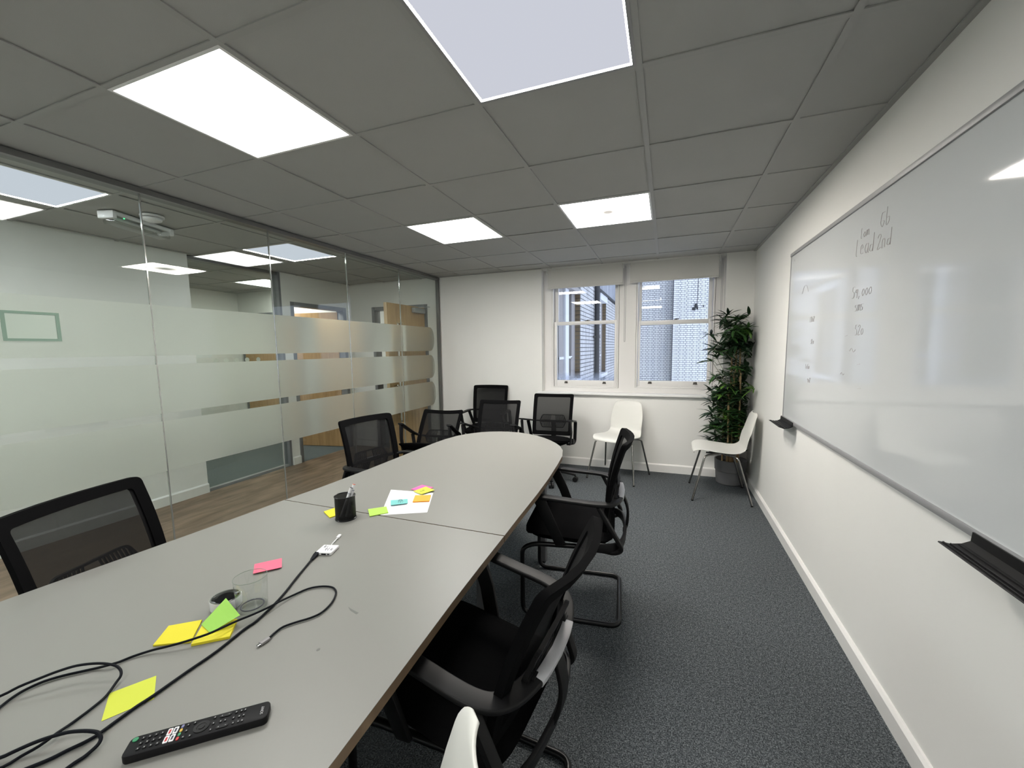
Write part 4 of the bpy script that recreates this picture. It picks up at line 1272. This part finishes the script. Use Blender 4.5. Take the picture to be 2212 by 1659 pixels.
for (bx_, by_, bz, tx, ty, tz_) in ((-0.03, -0.03, 0.95, -0.22, -0.10, 1.27), (-0.03, -0.03, 0.85, -0.18, -0.10, 1.12), (-0.03, -0.03, 0.70, -0.20, -0.08, 0.86), (-0.03, -0.03, 0.45, -0.17, -0.09, 0.58), (0.02, -0.05, 0.42, 0.06, -0.09, 0.60), (-0.02, -0.05, 0.36, -0.12, -0.09, 0.50), (-0.03, -0.03, 1.0, -0.17, -0.06, 1.30), (-0.03, -0.04, 0.62, -0.19, -0.06, 0.74)):
    put_spray(Vector((bx_, by_, bz)), Vector((tx, ty, tz_)), 6, rnd.choice((0, 0, 1)))
tw.build('twigs', M['twig'], pl, smooth=True, kind='stuff')
# the nearest 300 leaves are single parts, the rest one mass
leaves.sort(key=lambda L: L[0].y)
fol = MB()
for k, (p, el, aa, ln, li) in enumerate(leaves):
    reach = p + Vector((math.cos(aa), math.sin(aa), 0)) * 0.16 * ln
    if reach.x > WX - PX - 0.015: aa = math.atan2(math.sin(aa), -abs(math.cos(aa)) - 0.2)
    if p.z < 0.92 and reach.y < -0.15: aa = math.atan2(0.15 * rnd.random(), math.cos(aa))
    if reach.y > YB - PY - 0.02: aa = math.atan2(-abs(math.sin(aa)) - 0.2, math.cos(aa))
    reach = p + Vector((math.cos(aa), math.sin(aa), 0)) * 0.16 * ln
    if reach.x > WX - PX - 0.02 or reach.y > YB - PY - 0.02: aa = math.atan2(-0.25, -1.0)
    if k < 300:
        linked(leaf_me[li], 'leaf', pl, p, (rnd.uniform(-0.5, 0.5), -el, aa), (ln, ln, ln))
    else:
        mt = Matrix.Translation(p) @ Matrix.Rotation(aa, 4, 'Z') @ Matrix.Rotation(-el, 4, 'Y') @ Matrix.Rotation(rnd.uniform(-.5, .5), 4, 'X')
        fol.add([mt @ (Vector(v) * ln) for v in LV], LF)
fol.build('foliage', M['leaf_dark'], pl, kind='stuff', fix=False)

# ------------------------------------------------------------------ things on the table
def note(name, pts, m, lab, thick=0.0004, curl=0.0, grp='sticky notes on the table', seg=6, cat='sticky note'):
    """pts: four corners in order (world); curl lifts the edge pts[2]-pts[3]"""
    P = [Vector(p) for p in pts]
    c = sum(P, Vector()) / 4
    c.z = min(p.z for p in P)
    r = MB(); vs = []
    for lay in (1, 0):
        for i in range(seg + 1):
            t = i / seg
            a = P[0].lerp(P[3], t) - c; b = P[1].lerp(P[2], t) - c
            dz = curl * t * t + (thick if lay else 0)
            for s in (0, 0.5, 1): 
                q = a.lerp(b, s); vs.append((q.x, q.y, q.z + dz + 0.0003))
    n = (seg + 1) * 3
    fs = []
    for i in range(seg):
        for j in (0, 1):
            a = i * 3 + j
            fs.append((a, a + 1, a + 4, a + 3)); fs.append((n + a, n + a + 3, n + a + 4, n + a + 1))
    for i in range(seg):
        for j in (0, 2):
            a = i * 3 + j; fs.append((a, a + 3, n + a + 3, n + a))
    for j in (0, 1):
        for a in (j, seg * 3 + j): fs.append((a, a + 1, n + a + 1, n + a))
    o = r.add(vs, fs).build(name, m, None, smooth=False, loc=c)
    return tag(o, lab, cat, grp)
T0 = TZ
note('sticky_note', [(1.8276, .481, T0), (1.790, .420, T0), (1.8561, .377, T0), (1.8913, .4425, T0)], M['n_neon'], 'neon yellow sticky note lying left of the remote control', curl=0.0)
note('sticky_note', [(1.6771, .5896, T0), (1.7326, .6334, T0), (1.7905, .5714, T0), (1.7192, .5333, T0)], M['n_yellow'], 'yellow sticky note furthest left of the pair under the cable', 0.004, curl=0.0)
note('sticky_note_pad', [(1.7495, .6275, T0), (1.8186, .6645, T0), (1.8640, .6130, T0), (1.8042, .5640, T0)], M['n_yellow'], 'thick yellow sticky note pad under the tilted green note', 0.006, grp='sticky notes on the table')
note('sticky_note', [(1.8100, .6035, T0 + .0075), (1.7560, .6170, T0 + .0075), (1.7519, .6837, .771), (1.8400, .6575, .760)], M['n_green'], 'green sticky note propped against the black dish', 0.0004)
note('sticky_note', [(1.647, .938, T0), (1.5962, .8799, T0), (1.6543, .8312, T0), (1.7057, .8885, T0)], M['n_pink'], 'coral pink sticky note behind the clear tumbler', curl=0.005)
note('sticky_note_pad', [(1.4911, 1.3316, T0), (1.4772, 1.2852, T0), (1.5500, 1.2446, T0), (1.5669, 1.2895, T0)], M['n_yellow'], 'yellow sticky note pad half hidden by the mesh pen cup', 0.004, grp='sticky notes on the table')
o = note('paper_sheet', [(1.574, 1.6128, T0), (1.797, 1.6394, T0), (1.898, 1.4267, T0), (1.7281, 1.3385, T0)], M['paper'], 'white sheet of handwritten paper on the far table half', 0.0004, grp=None, cat='paper')
def quad_fn(P, c, dz):
    P = [Vector(p) for p in P]
    def fn(u, v):
        a = P[0].lerp(P[1], u); b = P[3].lerp(P[2], u)
        q = b.lerp(a, v)
        return (q.x - c.x, q.y - c.y, dz)
    return fn
fq = quad_fn([(1.574, 1.6128, T0), (1.797, 1.6394, T0), (1.898, 1.4267, T0), (1.7281, 1.3385, T0)], o.location, 0.0009)
handwriting([('the lung of tomr', 0.08, 0.90, 0.05, 0), ('nid cugh l', 0.08, 0.82, 0.05, 0), ('rek acd onm tine', 0.06, 0.74, 0.05, 0)], M['ink_soft'], o, fq, 0.0004)
note('sticky_note', [(1.6399, 1.3674, T0 + .0008), (1.6972, 1.418, T0 + .0008), (1.7472, 1.3653, T0 + .0008), (1.698, 1.3083, T0 + .0008)], M['n_lime'], 'lime green sticky note on the near corner of the paper sheet', 0.003, grp='sticky notes on the table')
o = note('sticky_note', [(1.6629, 1.4925, T0 + .0008), (1.7279, 1.5308, T0 + .0008), (1.7671, 1.4756, T0 + .0008), (1.7096, 1.4306, T0 + .0008)], M['n_teal'], 'teal sticky note with a sketched face on the paper sheet', 0.0004, curl=0.005)
fq = quad_fn([(1.6629, 1.4925, 0), (1.7279, 1.5308, 0), (1.7671, 1.4756, 0), (1.7096, 1.4306, 0)], o.location, 0.0030)
sk = MB()
for cx_, cy_, ra, rb in ((0.58, 0.5, 0.14, 0.44), (0.50, 0.72, 0.05, 0.09), (0.64, 0.72, 0.05, 0.09), (0.58, 0.45, 0.03, 0.05)):
    sk.tube([fq(cx_ + ra * math.cos(2 * PI * k / 14), cy_ + rb * math.sin(2 * PI * k / 14)) for k in range(14)], 0.0006, 4, closed=True)
sk.build('ink_sketch', M['ink_dark'], o, smooth=False, fix=False)
note('sticky_note_pad', [(1.7402, 1.5733, T0 + .0008), (1.8091, 1.5995, T0 + .0008), (1.8418, 1.5332, T0 + .0008), (1.7766, 1.4995, T0 + .0008)], M['n_orange'], 'orange sticky note pad on the right of the paper sheet', 0.005, grp='sticky notes on the table')
note('sticky_note', [(1.6678, 1.6451, T0 + .0010), (1.6835, 1.7189, T0 + .0010), (1.7579, 1.7034, T0 + .0010), (1.7485, 1.6307, T0 + .0010)], M['n_mag'], 'magenta sticky note under the yellow one at the paper top', 0.0015)
o = note('sticky_note', [(1.6969, 1.6221, T0 + .0030), (1.7178, 1.6996, T0 + .0030), (1.7924, 1.6628, T0 + .0030), (1.7631, 1.591, T0 + .0030)], M['n_neon'], 'neon yellow sticky note on top of the magenta one', 0.0006, curl=0.003)
fq = quad_fn([(1.6969, 1.6221, 0), (1.7178, 1.6996, 0), (1.7924, 1.6628, 0), (1.7631, 1.591, 0)], o.location, 0.0035)
handwriting([('cul', 0.2, 0.45, 0.22, 0)], M['ink_dark'], o, fq, 0.0004)

# mesh pen cup with two markers
cup = empty('pen_cup', (1.612, 1.268, TZ), label='round black wire mesh pen cup on the table seam', cat='pen cup')
MB().lathe([(0.0395, 0.003), (0.0395, 0.095)], 32, cap=False).build('mesh_wall', M['mesh_cup'], cup, fix=False)
MB().lathe([(0.041, 0.0), (0.041, 0.004)], 32).build('cup_base', M['black_steel'], cup)
for zz, rr in ((0.096, 0.0022), (0.003, 0.0022)):
    MB().tube([(0.0400 * math.cos(2 * PI * k / 32), 0.0400 * math.sin(2 * PI * k / 32), zz) for k in range(32)], rr, 8, closed=True).build('cup_rim', M['black_steel'], cup)
def marker(b, t, capm, lab):
    B = Vector(b); d = Vector(t) - B
    r = empty('marker_pen', b, label=lab, cat='pen', group='marker pens in the cup')
    L = d.length; n = d.normalized()
    MB().tube([n * 0.0, n * (L - 0.002)], 0.0068, 14).build('barrel', M['white_plastic'], r)
    MB().tube([n * (L - 0.002), n * L], 0.0058, 14).build('end_plug', capm, r)
    MB().tube([n * (L - 0.028), n * (L - 0.022)], 0.0070, 14).build('printed_ring', M['ink_soft'], r)
marker((1.603, 1.252, 0.7455), (1.629, 1.290, 0.859), M['ink_dark'], 'white marker pen with dark end leaning in the cup')
marker((1.622, 1.262, 0.7455), (1.629, 1.306, 0.868), M['red_mark'], 'white marker pen with red end at the back of the cup')

# clear tumbler and black dish
tu = empty('tumbler', (1.8036, 0.7168, TZ), label='clear tumbler standing beside the black dish', cat='tumbler')
MB().lathe([(0.0330, 0.001), (0.0365, 0.012), (0.0395, 0.088)], 36, cap=False).build('glass_wall', M['tumbler'], tu, fix=True)
MB().lathe([(0.0345, 0.0005), (0.0355, 0.007)], 36).build('glass_base', M['tumbler'], tu)
MB().tube([(0.0395 * math.cos(2 * PI * k / 36), 0.0395 * math.sin(2 * PI * k / 36), 0.088) for k in range(36)], 0.0007, 6, closed=True).build('glass_rim', M['glass_rim'], tu)
MB().tube([(0.027 * math.cos(2 * PI * k / 36), 0.027 * math.sin(2 * PI * k / 36), 0.0085) for k in range(36)], 0.0016, 6, closed=True).build('base_ring', M['ink_dark'], tu)
di = empty('dish', (1.7300, 0.6975, TZ), label='small round silver dish with black inside, behind the green note', cat='dish')
MB().lathe([(0.033, 0.0), (0.0362, 0.003), (0.0365, 0.026), (0.0350, 0.028)], 36).build('dish_body', M['silver'], di)
MB().lathe([(0.0352, 0.0275), (0.0350, 0.0285), (0.0300, 0.0290)], 36, cap=False).build('dish_rim', M['chrome'], di)
MB().lathe([(0.0318, 0.0288), (0.0300, 0.0294), (0.010, 0.0284)], 36).build('dish_inside', M['black_gloss'], di)

# adapter
ad = empty('adapter', (1.757, 1.024, TZ), math.radians(16), label='white video adapter with short lead, plugged into the long cable', cat='adapter')
MB().prism([(-0.028, -0.028), (0.028, -0.028), (0.028, 0.028), (-0.028, 0.028)], 0.0, 0.011).build('adapter_body', M['white_plastic'], ad, bevel=0.003, seg=3)
MB().box(-0.006, 0.010, -0.0290, -0.0282, 0.003, 0.008).build('port', M['black'], ad, smooth=False)
MB().box(0.014, 0.022, -0.0290, -0.0282, 0.004, 0.007).build('port', M['black'], ad, smooth=False)
L = ad.matrix_basis.inverted() if False else (Matrix.Rotation(-math.radians(16), 4, 'Z') @ Matrix.Translation(Vector((-1.757, -1.024, -TZ))))
lead = [L @ Vector(p) for p in ((1.7480, 1.050, .7405), (1.7399, 1.0614, .741), (1.7316, 1.0806, .740), (1.7232, 1.1005, .739), (1.7180, 1.1130, .739))]
MB().tube(smooth_path(lead, 4), 0.0019, 8).build('short_lead', M['white_plastic'], ad)
q0, q1 = L @ Vector((1.7190, 1.1100, .7392)), L @ Vector((1.7105, 1.1310, .7392))
MB().sweep([q0, q1], rrect(0.011, 0.0065, 0.002, 2)).build('plug', M['white_plastic'], ad)
fa = lambda u, v: (u, v, 0.0112)
handwriting([('ki', -0.018, 0.006, 0.016, 0), ('tlk', -0.006, -0.012, 0.016, 0)], M['ink_dark'], ad, fa, 0.0007)

# cables
cabA = [(1.7448, 0.9871, 0.7420), (1.7742, 0.9165, 0.7390), (1.8000, 0.8588, 0.7390), (1.8328, 0.7907, 0.7390), (1.8529, 0.7378, 0.7390), (1.8700, 0.6780, 0.7390), (1.8704, 0.6435, 0.7390), (1.8823, 0.5720, 0.7390), (1.8833, 0.5093, 0.7390), (1.8861, 0.4441, 0.7390), (1.8847, 0.4187, 0.7390), (1.8866, 0.3898, 0.7390), (1.8891, 0.3631, 0.7390), (1.8893, 0.3546, 0.7390), (1.8854, 0.3395, 0.7390), (1.8774, 0.3224, 0.7390), (1.8705, 0.3046, 0.7390), (1.8587, 0.2856, 0.7390), (1.8350, 0.2550, 0.7385), (1.8000, 0.2150, 0.7392), (1.8000, 0.1650, 0.7385), (1.8500, 0.1500, 0.7385), (1.9050, 0.1850, 0.7385), (1.9210, 0.2500, 0.7385), (1.9187, 0.3073, 0.7390), (1.9189, 0.3164, 0.7390), (1.9200, 0.3259, 0.7390), (1.9201, 0.3368, 0.7410), (1.9199, 0.3451, 0.7440), (1.9159, 0.3505, 0.7480), (1.9081, 0.3518, 0.7520), (1.9011, 0.3508, 0.7550), (1.8821, 0.3438, 0.7570), (1.8577, 0.3321, 0.7570), (1.8371, 0.3167, 0.7550), (1.8236, 0.3067, 0.7520), (1.8144, 0.2966, 0.7500), (1.8004, 0.2843, 0.7450), (1.7904, 0.2744, 0.7420), (1.7600, 0.2450, 0.7400), (1.7000, 0.1700, 0.7392), (1.6000, 0.0600, 0.7392)]
cabB = [(1.9577, 0.6438, 0.7400), (1.9532, 0.6624, 0.7390), (1.9538, 0.6838, 0.7390), (1.9697, 0.7077, 0.7390), (1.9899, 0.7319, 0.7390), (2.0001, 0.7550, 0.7390), (1.9990, 0.7810, 0.7390), (1.9899, 0.8099, 0.7390), (1.9713, 0.8394, 0.7390), (1.9492, 0.8554, 0.7390), (1.9268, 0.8573, 0.7390), (1.9012, 0.8483, 0.7390), (1.8786, 0.8282, 0.7390), (1.8653, 0.7929, 0.7390), (1.8617, 0.7521, 0.7440), (1.8607, 0.7159, 0.7480), (1.8493, 0.6819, 0.7480), (1.8425, 0.6506, 0.7520), (1.8378, 0.6142, 0.7560), (1.8275, 0.5866, 0.7560), (1.7953, 0.5574, 0.7500), (1.7667, 0.5352, 0.7460), (1.7428, 0.5213, 0.7420), (1.7189, 0.4971, 0.7390), (1.7097, 0.4764, 0.7390), (1.7126, 0.4625, 0.7450), (1.6850, 0.4478, 0.7390), (1.6672, 0.4319, 0.7390), (1.6427, 0.4098, 0.7390), (1.6260, 0.3883, 0.7390), (1.6207, 0.3702, 0.7390), (1.6202, 0.3556, 0.7390), (1.6255, 0.3400, 0.7390), (1.6339, 0.3252, 0.7390), (1.6550, 0.2950, 0.7400), (1.6500, 0.2450, 0.7420), (1.6000, 0.2350, 0.7440), (1.5850, 0.2850, 0.7470), (1.6144, 0.3326, 0.7500), (1.6252, 0.3541, 0.7550), (1.6431, 0.3765, 0.7600), (1.6573, 0.3958, 0.7630), (1.6744, 0.4152, 0.7650), (1.6920, 0.4282, 0.7650), (1.7121, 0.4381, 0.7650), (1.7311, 0.4461, 0.7630), (1.7497, 0.4511, 0.7600), (1.7629, 0.4515, 0.7560), (1.7718, 0.4492, 0.7520), (1.7776, 0.4445, 0.7480), (1.7806, 0.4365, 0.7440), (1.7970, 0.4120, 0.7390), (1.8058, 0.3903, 0.7390), (1.8107, 0.3707, 0.7390), (1.8142, 0.3506, 0.7390), (1.8228, 0.3311, 0.7440), (1.8268, 0.3070, 0.7440), (1.8160, 0.2890, 0.7390), (1.8140, 0.2694, 0.7390), (1.7900, 0.2350, 0.7388), (1.7300, 0.1600, 0.7388), (1.6600, 0.0500, 0.7388)]
ra_, rb_ = 0.0031, 0.0026
ca = MB().tube(smooth_path(cabA, 3), ra_, 8).build('display_cable', M['cable'])
tag(ca, 'thick black cable running from the white adapter to the photo corner', 'cable')
MB().sweep([(1.7412, 0.9960, .7420), (1.7470, 0.9820, .7418), (1.7580, 0.9560, .7405)], rrect(0.015, 0.008, 0.002, 2), scale=[1, 1, 0.62]).build('plug', M['cable'], ca)
cb_ = MB().tube(smooth_path(cabB, 3), rb_, 8).build('charging_cable', M['cable'])
tag(cb_, 'thin black looped cable with grey plug lying over the yellow notes', 'cable')
pd = (Vector((1.9553, 0.6136, 0)) - Vector((1.9577, 0.6438, 0))).normalized()
p0 = Vector((1.9577, 0.6438, .7395))
MB().sweep([p0 + pd * 0.002, p0 + pd * 0.023], rrect(0.0118, 0.0068, 0.0022, 2)).build('plug_body', M['grey_plug'], cb_)
MB().sweep([p0 + pd * 0.023, p0 + pd * 0.031], rrect(0.0080, 0.0030, 0.001, 2)).build('plug_tip', M['chrome'], cb_)

# remote control
rc = Vector((2.0620, 0.4240, TZ))
ax = Vector((2.1480 - 1.9800, 0.4955 - 0.3500, 0)).normalized()
rem = empty('remote_control', rc, math.atan2(ax.y, ax.x), label='black television remote control at the near corner of the table', cat='remote control')
RL, RW = 0.214, 0.041
MB().prism(rrect(RL, RW, 0.009, 4), 0.0, 0.015).build('body', M['remote'], rem, bevel=0.0025, seg=2)
rt = 0.0151
def btn(u, v, w, h, m, name='button', hh=0.0013, rad=None):
    rr = rad if rad else min(w, h) * 0.45
    return MB().prism(rrect(w, h, rr, 3), 0, hh).build(name, m, rem, loc=(u, v, rt), smooth=False)
# left end (power) is at -x ; far long edge is +y
btn(-0.098, 0.0115, 0.0085, 0.0085, M['green_btn'], 'power_button')
rows = [-0.0855, -0.0765, -0.0675, -0.0585]
for u in rows:
    for v in (0.0105, 0.0, -0.0105):
        b = btn(u - 0.001, v, 0.0055, 0.0060, M['black'])
        MB().box(-0.0006, 0.0006, -0.0010, 0.0010, 0.0013, 0.0015).build('printed_digit', M['mark'], b, smooth=False)
for (u, v, m) in ((-0.0480, 0.0078, 'red_btn'), (-0.0395, 0.0078, 'ink_dark'), (-0.0480, -0.0078, 'red_btn'), (-0.0395, -0.0078, 'ink_dark')):
    b = btn(u, v, 0.0070, 0.0138, M['white_plastic'], rad=0.0012)
    MB().box(-0.0016, 0.0016, -0.0042, 0.0042, 0.0013, 0.0015).build('printed_bar', M[m], b, smooth=False)
for v, m in ((0.0125, 'blue_btn'), (0.0042, 'yel_btn'), (-0.0042, 'green_btn'), (-0.0125, 'red_btn')):
    btn(-0.0305, v, 0.0040, 0.0068, M[m])
for (u, v) in ((-0.0225, 0.0125), (-0.0215, 0.0), (-0.0225, -0.0125), (-0.0125, 0.0135), (-0.0125, -0.0135), (0.0180, 0.0130), (0.0180, -0.0130), (0.0190, 0.0), (0.0500, 0.0), (0.0590, 0.0), (0.0660, 0.0), (0.0520, 0.0120), (0.0600, 0.0120), (0.0660, 0.0120), (0.0520, -0.0120), (0.0600, -0.0120), (0.0660, -0.0120), (0.030, 0.0), (0.0370, 0.0)):
    b = btn(u, v, 0.0046, 0.0058, M['black'])
    MB().box(-0.0007, 0.0007, -0.0009, 0.0009, 0.0013, 0.0015).build('printed_icon', M['mark'], b, smooth=False)
for v in (0.0120, -0.0120):
    b = btn(0.0350, v, 0.0190, 0.0070, M['black'], 'rocker_button')
    MB().box(-0.0065, -0.0045, -0.0003, 0.0003, 0.0013, 0.0015).box(-0.0058, -0.0052, -0.001, 0.001, 0.0013, 0.0015).box(0.0045, 0.0065, -0.0003, 0.0003, 0.0013, 0.0015).build('printed_icon', M['mark'], b, smooth=False)
MB().lathe([(0.0125, 0), (0.0122, 0.0012), (0.0075, 0.0010), (0.0070, 0.0004)], 28).build('navigation_ring', M['black'], rem, loc=(0.0010, 0.0, rt))
MB().lathe([(0.0052, 0), (0.0050, 0.0014)], 20).build('select_button', M['black'], rem, loc=(0.0010, 0.0, rt))
text_mesh('SONY', 0.0068, M['mark'], rem, Matrix.Translation((0.0960, 0.0, 0.0153)) @ Matrix.Rotation(PI / 2, 4, 'Z'), 'brand_lettering')
